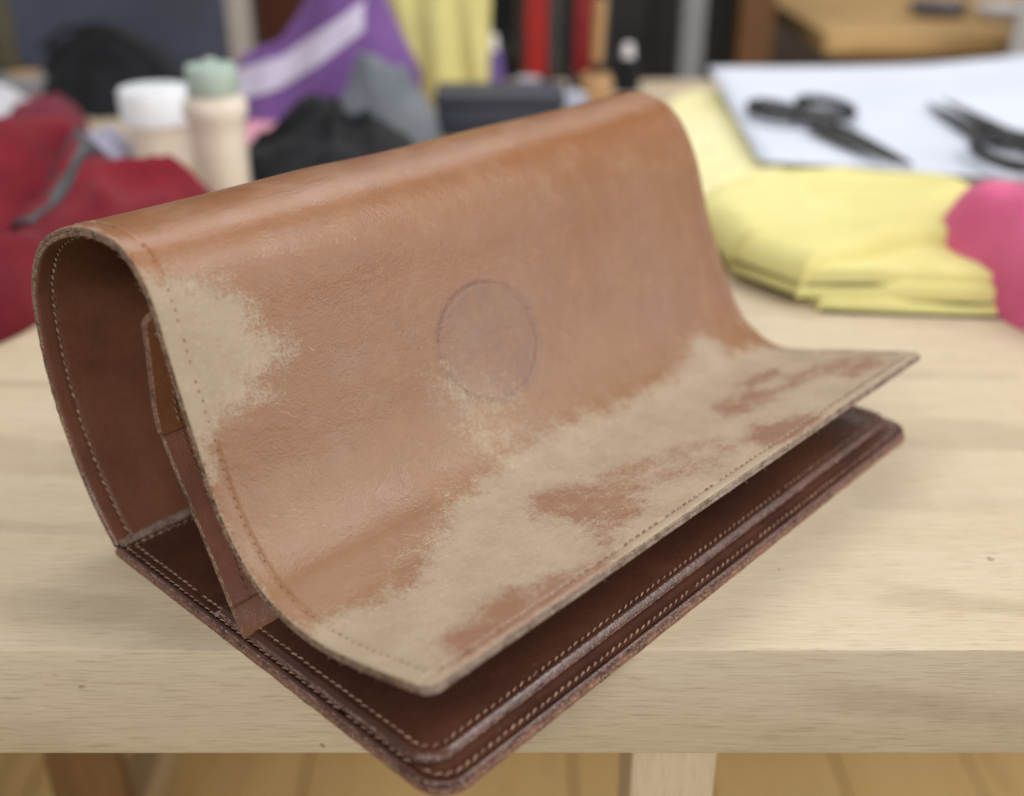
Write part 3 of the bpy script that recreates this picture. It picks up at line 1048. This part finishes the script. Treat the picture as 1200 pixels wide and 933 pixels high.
def red_h(x, y):
    return (.052 * gauss(x, y, -.425, .945, .065, .07) + .012 * ridge(x, y, -.44, .95, -.56, .80, .05) + .008 * gauss(x, y, -.30, .97, .04)
            - .024 * ridge(x, y, -.402, .95, -.405, .76, .016))


RED_OUT = [(-.62, .66), (-.45, .655), (-.37, .715), (-.345, .80), (-.30, .86), (-.265, .95), (-.285, 1.01), (-.38, 1.03), (-.50, 1.02), (-.63, .98)]
red = tag(empty('red_garment', (-.42, .86, 0)), 'dark red folded garment with a black zip, left of the bag', 'garment')
r_o = heap('cloth_body', RED_OUT, .046, m_red, None, .05, red_h, .008, 13, seed=3, crease=.020)
r_o.parent = red
r_o.matrix_parent_inverse = red.matrix_world.inverted()
r_o.location = (.42, -.86, 0)


def strip_on(name, pts, width, hfun, mat, parent, loc, th=.003):
    V = []
    n = len(pts)
    for i, (x, y) in enumerate(pts):
        x0, y0 = pts[max(0, i - 1)]
        x1, y1 = pts[min(n - 1, i + 1)]
        L = math.hypot(x1 - x0, y1 - y0)
        px, py = -(y1 - y0) / L, (x1 - x0) / L
        for q, dz in ((-1, 0), (-.8, th), (.8, th), (1, 0)):
            xx, yy = x + px * q * width / 2, y + py * q * width / 2
            V.append((xx - loc[0], yy - loc[1], hfun(xx, yy) + dz))
    return mk(name, V, grid_faces(n, 4, True), mat, parent)


zp = [(-.368 - .020 * k / 20, .975 - .150 * k / 20) for k in range(21)]
red_bvh = BVHTree.FromObject(r_o, bpy.context.evaluated_depsgraph_get())


def red_z(x, y):
    h_ = red_bvh.ray_cast(Vector((x, y, 1)), Vector((0, 0, -1)))[0]
    return (h_.z if h_ else 0.0) + .001


strip_on('zipper', zp, .021, red_z, m_zip, red, (-.42, .86))

# jars
m_white_pl = plain_mat('white_plastic', srgb(234, 238, 244), srgb(240, 243, 247), 0.35)
m_cream_pl = plain_mat('cream_plastic', srgb(222, 210, 194), srgb(228, 218, 204), 0.4)
m_mint = plain_mat('mint_plastic', srgb(168, 188, 176), srgb(178, 197, 186), 0.4)
m_label = plain_mat('grey_label', srgb(196, 190, 184), srgb(206, 200, 196), 0.6)
jar = tag(empty('jar', (-.388, 1.20, 0)), 'white wide-lidded plastic jar next to the mint-capped bottle', 'jar')
MB().lathe([(.030, .0005), (.0325, .003), (.0325, .045), (.034, .05)], n=48).build('jar_body', m_cream_pl, jar, True)
MB().lathe([(.037, .0503), (.0385, .052), (.0385, .084), (.036, .0875), (.010, .088)], n=48).build('lid', m_white_pl, jar, True)
bot = tag(empty('bottle', (-.290, 1.075, 0)), 'cream plastic bottle with a mint green cap', 'bottle')
bb = MB().lathe([(.024, .0005), (.0265, .004), (.0265, .062), (.0268, .08), (.031, .086), (.031, .097), (.026, .103), (.022, .106)], n=48).build('bottle_body', m_cream_pl, bot, True)
cp = MB().lathe([(.0235, .1063), (.0248, .108), (.0248, .130), (.023, .133), (.006, .1335)], n=48).build('cap', m_mint, bot, True)
MB().lathe([(.006, .1336), (.0058, .138), (.003, .1395)], n=20).build('nozzle', m_mint, cp, True)


# standing soft pouch: front and back faces that bulge, own top line
def pouch(name, x0, x1, y0, ztop, depth, mat, parent=None, lean=0.0, folds=0.0, nf=9, seed=0, thick_top=.35, na=70, nz=36, bottom=.0006):
    V = []
    N = 2 * na
    for k in range(nz + 1):
        v = k / nz
        for i in range(N):
            front = i < na
            a_ = (i / (na - 1)) if front else 1 - (i - na) / (na - 1)
            x = x0 + (x1 - x0) * a_
            zt = ztop(a_)
            prof_ = max(0.0, 1 - (2 * a_ - 1) ** 2) ** .5
            dep = depth * (1 - (1 - thick_top) * v ** 1.5) * (.12 + .88 * prof_)
            y = y0 + lean * v + (-dep / 2 if front else dep / 2)
            fo = folds * math.sin(a_ * nf * 2 * math.pi + 2.5 * mnoise.noise(Vector((a_ * 3, v * 1.6, seed)))) * (.3 + .7 * (1 - v))
            y += fo
            x += (1 - v) * 0 + .006 * mnoise.noise(Vector((a_ * 5, v * 3, seed + 2)))
            z = bottom + zt * v
            V.append((x, y + .006 * mnoise.noise(Vector((a_ * 6, v * 4, seed + 7))), z))
    F = grid_faces(nz + 1, N, False, 0, True)
    F.append(tuple(range(N - 1, -1, -1)))
    F.append(tuple(nz * N + i for i in range(N)))
    return mk(name, V, F, mat, parent)


m_purple = fabric_mat('purple_fabric', srgb(124, 88, 150), srgb(108, 74, 134), 700)
m_lilac = fabric_mat('lilac_white_fabric', srgb(208, 200, 222), srgb(196, 188, 212), 700)
pur = tag(empty('purple_garment', (-.24, 1.40, 0)), 'purple garment with a curved white stripe, heaped behind the bottle', 'garment')


def pur_top(a_):
    return .045 + .065 * math.sin(math.pi * a_) ** .6 + .125 * math.exp(-((a_ - .66) / .20) ** 2) + .006 * math.sin(a_ * 15)


def pur_front_y(x, v):
    return 0


pur_b = pouch('cloth_body', -.125, .125, 0.0, pur_top, .13, m_purple, pur, .03, .009, 3, 2)
# the stripe follows the front of the heap a millimetre proud of it
Vn = np.array([v.co[:] for v in pur_b.data.vertices]).reshape(37, 140, 3)


def pur_pt(a_, v):
    i, k = a_ * 69, v * 36
    i0, k0_ = int(min(i, 68)), int(min(k, 35))
    fi, fk = i - i0, k - k0_
    return Vn[k0_, i0] * (1 - fi) * (1 - fk) + Vn[k0_, i0 + 1] * fi * (1 - fk) + Vn[k0_ + 1, i0] * (1 - fi) * fk + Vn[k0_ + 1, i0 + 1] * fi * fk


V = []
nb = 34
for k in range(nb):
    a_ = .02 + .72 * k / (nb - 1)
    zc = float(np.interp(a_, [0, .13, .33, .5, .74], [.044, .057, .072, .098, .137]))
    for q in (-.017, -.008, 0, .008, .017):
        z = min(max(zc + q, .002), pur_top(a_) - .001)
        p_ = pur_pt(a_, z / pur_top(a_))
        V.append((p_[0], p_[1] - .0022, p_[2]))
mk('stripe', V, grid_faces(nb, 5, True), m_lilac, pur)

m_black = fabric_mat('black_fabric', srgb(24, 25, 28), srgb(36, 38, 42), 600)
m_grey = fabric_mat('grey_fabric', srgb(124, 130, 138), srgb(104, 110, 118), 600)
m_navy = plain_mat('navy_board', srgb(40, 44, 60), srgb(48, 52, 68), 0.55)
tag(heap('black_cloth', [(-.29, 1.10), (-.20, 1.08), (-.11, 1.12), (-.10, 1.20), (-.17, 1.26), (-.25, 1.24), (-.29, 1.17)], .042, m_black, None, .05,
         lambda x, y: .026 * gauss(x, y, -.225, 1.19, .04) + .006 * gauss(x, y, -.14, 1.17, .04), .016, 26, seed=11, crease=.016), 'crumpled black cloth in front of the grey cloth behind the bag', 'cloth')
tag(heap('grey_cloth', [(-.21, 1.285), (-.13, 1.275), (-.09, 1.30), (-.095, 1.355), (-.15, 1.365), (-.21, 1.345)], .060, m_grey, None, .05,
         lambda x, y: .040 * gauss(x, y, -.165, 1.33, .04), .014, 22, seed=12, crease=.018), 'crumpled grey cloth against the purple garment', 'cloth')

m_yel = fabric_mat('yellow_fabric', srgb(228, 220, 152), srgb(220, 210, 138), 800, nscale=8)
m_yel_p = fabric_mat('pale_yellow_fabric', srgb(236, 230, 184), srgb(228, 220, 164), 800, nscale=8)
yb = tag(empty('yellow_drape', (-.125, 1.56, 0)), 'yellow cloth standing up in folds behind the navy box', 'cloth')
pouch('cloth_body', -.075, .095, 0.0, lambda a_: .27 - .03 * abs(a_ - .5), .07, m_yel, yb, .0, .006, 3, 5, .7)

nb_ = tag(empty('navy_box', (-.015, 1.37, 0)), 'flat dark navy box lying just behind the bag ridge', 'box')
MB().box(-.078, .078, -.035, .045, .0006, .038, .003).build('box_body', m_navy, nb_, True)
MB().box(-.080, .080, -.037, .047, .0384, .0525, .003).build('lid', m_navy, nb_, True)

# paper stack with shears
m_paper = plain_mat('white_paper', srgb(206, 213, 228), srgb(214, 220, 233), 0.7, nscale=6)
pz = .012


def paper_sheet(name, P4, z, mat, parent, curl, th=.0012):
    """bent sheet of real thickness, bilinear between four corners, curling up at its far end"""
    n = 26
    P4 = [np.array(p) for p in P4]
    V = []
    for s_ in (0, 1):
        for i in range(n):
            for j in range(n):
                a_, b_ = j / (n - 1), i / (n - 1)
                p_ = (P4[0] * (1 - a_) + P4[1] * a_) * (1 - b_) + (P4[3] * (1 - a_) + P4[2] * a_) * b_
                zz = z + curl(a_, b_) + .002 * math.sin(a_ * 5 + b_ * 3)
                V.append((p_[0], p_[1], zz + (th if s_ else 0)))
    m = n * n
    F = grid_faces(n, n, True) + grid_faces(n, n, False, m)
    for k in range(n - 1):
        F.append((k, k + 1, m + k + 1, m + k))
        F.append((m - n + k + 1, m - n + k, 2 * m - n + k, 2 * m - n + k + 1))
        F.append((k * n + n - 1, (k + 1) * n + n - 1, m + (k + 1) * n + n - 1, m + k * n + n - 1))
        F.append(((k + 1) * n, k * n, m + k * n, m + (k + 1) * n))
    return mk(name, V, F, mat, parent)


pap = tag(empty('paper_stack', (.55, 1.42, 0)), 'stack of large white paper sheets under the two pairs of shears', 'paper')
paper_sheet('paper_sheet', [(-.285, -.295), (.20, -.445), (.30, .20), (-.275, .145)], .0285, m_paper, pap, lambda a_, b_: .012 * b_ * b_ + .012 * max(0, a_ - .5) * b_)
paper_sheet('paper_sheet', [(-.297, -.321), (.19, -.48), (.29, .185), (-.277, .131)], .0325, m_paper, pap, lambda a_, b_: .014 * b_ * b_ + .03 * max(0, a_ - .55) * b_)
paper_sheet('paper_block', [(-.10, -.36), (.185, -.45), (.28, .175), (-.10, .145)], .0030, m_paper, pap, lambda a_, b_: 0.0, .0225)
PAPER_TOP = .0365

m_blk_pl = plain_mat('black_plastic', srgb(26, 27, 32), srgb(36, 37, 42), 0.35)
m_blade = plain_mat('dull_blade_steel', srgb(120, 120, 118), srgb(86, 86, 86), 0.35, 0.9, 90)


def shears(loc, rz, label, L=.27, open_=5):
    """dressmaker's shears lying flat: two crossed halves (blade + looped handle), pivot screw"""
    root = tag(empty('scissors', loc, rz), label, 'scissors', 'shears on the paper')
    for sgn in (1, -1):
        # blade: tapered wedge from pivot (x=0) to tip (+x)
        bl = L * .52
        n = 12
        V = []
        z0, z1 = (.0002, .003) if sgn > 0 else (.0032, .006)
        for z in (z0, z1):
            for k in range(n + 1):
                f = k / n
                wtop = .025 * (1 - f) ** .8 + .0012
                x = -.012 + (bl + .012) * f
                V.append((x, sgn * (-.004 * (1 - f)), z))
                V.append((x, sgn * wtop, z))
        m = 2 * (n + 1)
        F = []
        for k in range(n):
            a0 = 2 * k
            F.append((a0, a0 + 1, a0 + 3, a0 + 2)); F.append((m + a0, m + a0 + 2, m + a0 + 3, m + a0 + 1))
            F.append((a0, a0 + 2, m + a0 + 2, m + a0)); F.append((a0 + 1, m + a0 + 1, m + a0 + 3, a0 + 3))
        F.append((0, m, m + 1, 1)); F.append((2 * n, 2 * n + 1, m + 2 * n + 1, m + 2 * n))
        bo = mk('blade', V, F, m_blade, root, False)
        bo.rotation_euler = (0, 0, sgn * R(open_))
        # handle: loop + shank on the other side
        hb = MB()
        hl = L * .46
        big = sgn < 0
        cx, cy = -hl * .66, -sgn * .028
        rx, ry = (hl * .36, .026) if big else (hl * .30, .021)
        pts = [(cx + rx * math.cos(q), cy + ry * math.sin(q), .009) for q in np.linspace(0, 2 * math.pi, 29)]
        hb.tube(pts, .0062, 8, False)
        hb.tube([(.012, -sgn * -.002, .006), (-.02, -sgn * .006, .007), (-.045, -sgn * .012, .009), (cx + rx * .85, cy + sgn * .006, .009)], [.006, .0072, .0072, .0062], 8)
        ho = hb.build('handle', m_blk_pl, root, True)
        ho.rotation_euler = (0, 0, sgn * R(open_))
    MB().lathe([(.005, .0055), (.005, .0085), (.0035, .0095)], n=20).build('pivot_screw', m_steel, root, True)
    return root


shears((.352, 1.195, PAPER_TOP + .003), R(-77), 'black-handled shears with handles at the far end of the paper', .28, 3)
shears((.520, 1.168, PAPER_TOP + .004), R(92), 'black-handled shears at right with blades pointing away', .33, 3)

# yellow cloths
tag(heap('yellow_cloth', [(.165, 1.03), (.30, 1.05), (.40, 1.12), (.40, 1.30), (.33, 1.50), (.24, 1.53), (.185, 1.40), (.16, 1.20)], .022, m_yel_p, None, .03, None, .004, 12, seed=21),
    'pale yellow cloth lying half under the white paper', 'cloth')
yel = tag(empty('folded_yellow_cloth', (.32, .93, 0)), 'folded yellow cloth between the bag flap and the pink cloth', 'cloth')
for (pts, H, z0, sd) in (([(.236, .784), (.24, .780), (.31, .771), (.40, .764), (.408, .766), (.43, .86), (.43, 1.0), (.36, 1.03), (.22, 1.01), (.22, .92)], .008, 0.0, 31),
                         ([(.182, .842), (.184, .838), (.222, .788), (.226, .786), (.32, .777), (.405, .771), (.412, .776), (.43, .86), (.43, 1.0), (.36, 1.03), (.20, 1.02), (.175, .94)], .011, .0078, 34),
                         ([(.225, .791), (.23, .789), (.32, .786), (.405, .780), (.41, .784), (.42, .84), (.40, .87), (.30, .86), (.25, .83)], .010, .0180, 33),
                         ([(.178, .846), (.180, .842), (.220, .790), (.224, .789), (.262, .806), (.31, .832), (.355, .839), (.42, .832), (.428, .84), (.43, .95), (.425, 1.02), (.37, 1.05), (.22, 1.03), (.165, .95)], .024, .0187, 32)):
    h_ = heap('fold', pts, H, m_yel, None, (.008 if H < .015 else .024), None, .0035, 13, seed=sd, z0=z0, crease=.003, rings=34)
    h_.parent = yel
    h_.location = (-.32, -.93, 0)
m_pink = fabric_mat('pink_fabric', srgb(220, 108, 148), srgb(206, 92, 134), 700)
tag(heap('pink_cloth', [(.348, .850), (.362, .800), (.380, .735), (.43, .67), (.55, .65), (.66, .74), (.64, .88), (.55, .935), (.44, .925), (.37, .90)], .062, m_pink, None, .03,
         lambda x, y: .018 * gauss(x, y, .40, .85, .06) - .020 * ridge(x, y, .45, .90, .50, .72, .018) + .012 * gauss(x, y, .55, .80, .07), .005, 12, seed=41, crease=.010),
    'bright pink folded cloth at the right end of the yellow cloth', 'cloth')

# left side odds and ends
m_whitecl = fabric_mat('white_fabric', srgb(206, 206, 212), srgb(192, 192, 200), 700)
m_dblue = fabric_mat('dark_blue_fabric', srgb(44, 48, 66), srgb(34, 38, 54), 700)
m_lil2 = fabric_mat('pale_lilac_fabric', srgb(176, 174, 194), srgb(160, 158, 180), 700)
m_pnk2 = fabric_mat('soft_pink_fabric', srgb(204, 140, 160), srgb(214, 160, 176), 700)
tag(heap('white_cloth', [(-.82, 1.30), (-.70, 1.27), (-.60, 1.30), (-.585, 1.38), (-.64, 1.44), (-.80, 1.44)], .040, m_whitecl, None, .04, lambda x, y: .02 * gauss(x, y, -.66, 1.36, .05), .010, 20, seed=51), 'crumpled white cloth at the far left of the bench', 'cloth')
tag(heap('dark_blue_cloth', [(-.72, 1.10), (-.60, 1.12), (-.52, 1.20), (-.50, 1.26), (-.56, 1.27), (-.66, 1.22), (-.74, 1.17)], .034, m_dblue, None, .03, None, .008, 22, seed=52), 'dark blue cloth between the red garment and the white cloth', 'cloth')
tag(heap('lilac_cloth', [(-.50, 1.16), (-.45, 1.13), (-.42, 1.18), (-.44, 1.25), (-.49, 1.25)], .035, m_lil2, None, .03, None, .008, 22, seed=53), 'pale lilac cloth scrap left of the white jar', 'cloth')
tag(heap('pink_scrap', [(-.335, 1.22), (-.27, 1.20), (-.24, 1.26), (-.27, 1.31), (-.33, 1.30)], .030, m_pnk2, None, .03, None, .006, 22, seed=54), 'soft pink cloth scrap behind the bottle', 'cloth')
m_maroon = fabric_mat('maroon_fabric', srgb(120, 48, 62), srgb(98, 40, 52), 700)
tag(heap('maroon_cloth', [(-.60, 1.28), (-.54, 1.27), (-.515, 1.33), (-.55, 1.38), (-.60, 1.36)], .045, m_maroon, None, .03, None, .008, 22, seed=55), 'small maroon cloth scrap before the black bag', 'cloth')
bkb = tag(empty('black_bag', (-.555, 1.50, 0)), 'black soft bag standing in front of the blue grey board', 'bag')
pouch('bag_body', -.085, .105, 0, lambda a_: float(np.interp(a_, [0, .15, .4, .6, .85, 1], [.03, .085, .105, .10, .07, .03])), .11, m_black, bkb, .02, .005, 3, 9, .5)
MB().tube([(-.06, -.03, .085), (-.02, -.045, .112), (.03, -.04, .115), (.07, -.03, .085)], .004, 8).build('strap', m_black, bkb, True)

# dark slate board standing at the bench's far left
m_slate = plain_mat('slate_board', srgb(76, 80, 100), srgb(62, 64, 78), 0.6, nscale=5)
m_slate_f = plain_mat('slate_frame', srgb(40, 42, 50), rough=0.5)
sl = tag(empty('pin_board', (-.56, 1.63, 0)), 'large dark slate-blue board standing behind the black bag and jars', 'board')
MB().box(-.15, .15, -.012, .012, .012, .40, .003).build('board_panel', m_slate, sl)
MB().box(-.16, .16, -.016, .016, .0005, .0115, .002).build('foot_rail', m_slate_f, sl)

# red-handled tools in a stand
m_redpl = plain_mat('red_plastic', srgb(168, 34, 30), srgb(150, 28, 26), 0.4)
m_dkgrey = plain_mat('dark_grey_plastic', srgb(62, 62, 64), srgb(52, 52, 54), 0.5)
for (x, y, col, lb) in ((.035, 1.63, m_redpl, 'red upright clamp standing left of the other behind the navy box'), (.105, 1.64, plain_mat('dark_red_plastic', srgb(128, 26, 32), rough=0.4), 'darker red upright clamp next to the black cabinet')):
    c_ = tag(empty('bar_clamp', (x, y, 0)), lb, 'clamp', 'upright clamps')
    MB().box(-.022, .022, -.03, .03, .0005, .02, .003).build('base', m_dkgrey, c_)
    MB().box(-.016, .016, -.016, .016, .0205, .21, .004).build('grip', col, c_)
    MB().box(.018, .034, -.010, .010, .0205, .25, .002).build('bar', m_dkgrey, c_)
m_lgrey = plain_mat('light_grey_plastic', srgb(176, 182, 192), srgb(160, 166, 176), 0.4)
sg_ = tag(empty('spool', (.022, 1.50, 0)), 'small pale grey thread spool before the red clamp', 'spool')
MB().lathe([(.017, .0005), (.017, .006), (.010, .0065), (.010, .036), (.017, .0365), (.017, .042)], n=28).build('reel', m_lgrey, sg_, True)
m_woodb = wood_mat('knob_wood', srgb(196, 160, 112), srgb(178, 138, 92), srgb(110, 78, 44), 0.5, axis='Z')
kb = tag(empty('wooden_mallet', (.115, 1.52, 0)), 'small wooden mallet standing on its head behind the bag ridge', 'mallet')
MB().lathe([(.018, .0005), (.021, .004), (.021, .040), (.018, .044)], n=28).build('head', m_woodb, kb, True)
MB().tube([(0, .0, .0450), (0, 0, .06), (.002, 0, .14)], [.007, .0075, .009], 12).build('handle', m_woodb, kb, True)

# ================================================================== FURNITURE BEHIND THE BENCH
m_blackp = plain_mat('black_lacquer', srgb(20, 20, 23), srgb(28, 28, 32), 0.45)
m_alu = plain_mat('brushed_steel', srgb(176, 182, 190), srgb(150, 156, 164), 0.35, 0.6, 60)
cab = tag(empty('black_cabinet', (.33, 2.35, FLOOR_Z)), 'tall black cabinet with a bright steel post behind the bench', 'cabinet')
MB().box(-.29, .20, 0, .45, 0.001, 1.15, .006).build('carcass', m_blackp, cab)
for x0, x1 in ((-.275, -.048), (-.042, .185)):
    d_ = MB().box(x0, x1, -.02, -.0005, .06, 1.12, .004).build('door', m_blackp, cab)
    MB().box((x0 + x1) / 2 - .006, (x0 + x1) / 2 + .006, -.034, -.0205, .5, .62, .003).build('handle', m_dkgrey, d_)
post = tag(empty('steel_post', (.335, 2.12, FLOOR_Z)), 'bright steel post standing before the black cabinet', 'post')
MB().lathe([(.09, .0005), (.09, .012), (.03, .018)], n=32).build('base_plate', m_dkgrey, post, True)
MB().box(-.021, .021, -.021, .021, .0185, 1.2, .004).build('tube', m_alu, post)

m_brown = wood_mat('brown_wood', srgb(124, 88, 50), srgb(104, 72, 40), srgb(60, 40, 22), 0.5, axis='Z')
m_dbrown = wood_mat('red_brown_wood', srgb(92, 46, 28), srgb(76, 36, 22), srgb(40, 20, 12), 0.5, axis='Z')
m_honey = wood_mat('honey_wood', srgb(216, 182, 130), srgb(196, 160, 108), srgb(130, 92, 52), 0.45, axis='X', pore=.5)
t2 = tag(empty('side_table', (.98, 2.6, FLOOR_Z)), 'honey-coloured wooden table in the background at upper right', 'table')
MB().box(-.375, .55, -.42, .42, .74, .78, .004).build('tabletop', m_honey, t2)
MB().box(-.33, .50, -.40, -.375, .64, .7395, .003).build('apron', m_brown, t2)
for (x, y) in ((-.34, -.37), (.48, -.37), (-.34, .36), (.48, .36)):
    MB().box(x - .03, x + .03, y - .004, y + .056, .0005, .7394 if y > 0 else .6395, .003).build('leg', m_brown, t2)
MB().box(-.305, .445, -.34, .34, .44, .465, .003).build('shelf', m_brown, t2)
pb = tag(empty('brown_post', (.485, 2.28, FLOOR_Z)), 'brown wooden upright left of the honey-coloured table', 'post')
MB().box(-.034, .034, -.03, .03, .0005, 1.15, .004).build('upright', m_brown, pb)
MB().box(-.06, .06, -.12, -.0305, .0005, .05, .004).build('foot', m_brown, pb)
for k, (x, wd_, h_, cl, lb) in enumerate(((.745, .10, .12, srgb(120, 116, 140), 'grey lilac box at the left end of the shelf'), (.865, .09, .08, srgb(150, 44, 52), 'low red box on the shelf between the lilac and pale boxes'),
                                      (.975, .10, .13, srgb(184, 184, 200), 'pale lilac white box in the middle of the shelf'), (1.12, .12, .11, srgb(150, 146, 150), 'grey box at the right end of the shelf'))):
    mm = plain_mat('shelf_box_card', cl, rough=.7)
    bx_ = tag(empty('storage_box', (x, 2.34, FLOOR_Z + .4655)), lb, 'box', 'boxes on the shelf under the table')
    MB().box(-wd_ / 2, wd_ / 2, -.06, .06, .0003, h_ * .75, .003).build('box_body', mm, bx_)
    MB().box(-wd_ / 2 - .003, wd_ / 2 + .003, -.063, .063, h_ * .75 + .0004, h_, .003).build('lid', mm, bx_)
for k, (x, y, cl, lb) in enumerate(((.90, 2.42, srgb(90, 92, 104), 'dark grey dish on the honey-coloured table'), (1.02, 2.36, srgb(204, 206, 214), 'pale dish on the honey-coloured table'))):
    mm = plain_mat('dish_glaze', cl, rough=.3)
    tag(MB().lathe([(.03, 0), (.05, .004), (.065, .025), (.063, .026), (.045, .008), (.01, .006)], x, y, 32).build('dish', mm, None, True), lb, 'dish', 'dishes on the far table').location.z = .0005
m_curt = fabric_mat('grey_curtain', srgb(176, 176, 176), srgb(164, 164, 166), 400)
cu = tag(empty('grey_curtain', (1.16, 2.05, 0)), 'light grey hanging curtain at the upper right', 'curtain')
pouch('curtain_cloth', -.255, .45, 0, lambda a_: 1.1, .05, m_curt, cu, 0, .012, 9, 14, 1.0, 140, 20, FLOOR_Z + .02)
# left background uprights
for (x, y, wd_, mm, nm, lb) in ((-.432, 2.2, .105, m_dbrown, 'brown_board', 'dark red-brown wooden board standing behind the purple garment'),
                                (-.515, 2.15, .04, plain_mat('white_paint', srgb(196, 192, 188), rough=.5), 'white_post', 'white painted post left of the red-brown board')):
    pp = tag(empty(nm, (x, y, FLOOR_Z)), lb, 'post' if 'post' in nm else 'board')
    MB().box(-wd_ / 2, wd_ / 2, -.02, .02, .0005, 1.2, .004).build('upright', mm, pp)
    MB().box(-wd_ / 2 - .02, wd_ / 2 + .02, -.06, .06, .0005 - .0, .03, .004).build('foot', m_dkgrey, pp)
m_olive = plain_mat('olive_paint', srgb(96, 92, 74), srgb(80, 76, 62), 0.6)
ol = tag(empty('olive_cabinet', (-1.02, 2.0, FLOOR_Z)), 'olive grey cabinet at the upper left edge of the picture', 'cabinet')
MB().box(-.35, .17, 0, .4, .001, 1.1, .006).build('carcass', m_olive, ol)
for z0 in (.05, .40, .75):
    d_ = MB().box(-.33, .15, -.02, -.0005, z0, z0 + .33, .004).build('drawer', m_olive, ol)
    MB().box(-.10, -.02, -.035, -.0205, z0 + .15, z0 + .17, .003).build('handle', m_alu, d_)
rk = tag(empty('grey_stand', (.03, 2.5, FLOOR_Z)), 'dark grey shelving unit left of the black cabinet', 'shelf')
for z0 in (.02, .35, .68, 1.0):
    MB().box(-.55, -.02, 0, .35, z0, z0 + .025, .003).build('shelf_board', m_dkgrey, rk)
MB().box(-.58, -.552, 0, .35, .0005, 1.15, .003).build('side_panel', m_dkgrey, rk)
MB().box(-.55, -.02, .352, .37, .0005, 1.15, .003).build('back_panel', m_blackp, rk)

# wooden stool under the bench (seen below its front edge)
m_stool = wood_mat('stool_wood', srgb(134, 100, 62), srgb(114, 84, 52), srgb(70, 48, 28), 0.5, axis='Z')
stl = tag(empty('wooden_stool', (-.498, .674, FLOOR_Z), R(25)), 'brown wooden stool tucked under the bench at lower left', 'stool')
MB().box(-.17, .17, -.15, .15, .595, .625, .006).build('seat', m_stool, stl)
for (x, y) in ((.13, -.12), (-.13, -.12), (.13, .12), (-.13, .12)):
    MB().box(x - .025, x + .025, y - .025, y + .025,   .0005, .5945, .003).build('leg', m_stool, stl)

# small clutter at the back of the bench
def lathe_thing(name, loc, parts, label, cat, group=None):
    r_ = tag(empty(name, loc), label, cat, group)
    for nm, prof_, mm in parts:
        MB().lathe(prof_, n=28).build(nm, mm, r_, True)
    return r_


m_vio = fabric_mat('violet_thread', srgb(120, 98, 160), srgb(104, 84, 146), 2000)
m_wht = plain_mat('white_card', srgb(222, 220, 226), rough=.6)
lathe_thing('thread_cone', (-.028, 1.585, 0), (('base', [(.020, .0005), (.020, .004), (.016, .0045)], m_wht), ('thread', [(.019, .0048), (.020, .02), (.013, .062), (.010, .064)], m_vio), ('tip', [(.009, .0645), (.007, .085), (.004, .086)], m_wht)), 'violet thread cone beside the yellow drape', 'thread cone')
m_tape = plain_mat('grey_tape', srgb(150, 148, 150), srgb(130, 128, 132), 0.4)
lathe_thing('tape_roll', (-.655, 1.50, 0), (('roll', [(.034, .0005), (.036, .003), (.036, .045), (.034, .047)], m_tape), ('core', [(.020, .0475), (.022, .0485), (.020, .0495)], m_woodb)), 'grey tape roll near the left end of the slate-blue board', 'tape')
m_tin = plain_mat('dull_tin', srgb(140, 140, 136), srgb(112, 112, 110), 0.4, 0.7)
lathe_thing('tin', (-.755, 1.55, 0), (('body', [(.040, .0005), (.040, .07), (.041, .071)], m_olive), ('lid', [(.042, .0713), (.042, .082), (.038, .084)], m_tin)), 'olive tin with a metal lid at the far left of the bench', 'tin')
lathe_thing('thread_cone', (.165, 1.60, 0), (('base', [(.020, .0005), (.020, .004), (.016, .0045)], m_wht), ('thread', [(.019, .0048), (.020, .02), (.013, .05), (.010, .052)], m_black), ('tip', [(.009, .0525), (.007, .07), (.004, .071)], m_wht)), 'black thread cone beside the wooden mallet', 'thread cone')
m_cham = plain_mat('pale_blue_card', srgb(168, 176, 196), rough=.6)
bx2 = tag(empty('small_box', (.075, 1.45, 0), R(20)), 'small pale blue card box right of the navy box', 'box')
MB().box(-.02, .02, -.015, .015, .0005, .024, .002).build('box_body', m_cham, bx2)
MB().box(-.021, .021, -.016, .016, .0245, .032, .002).build('lid', m_cham, bx2)
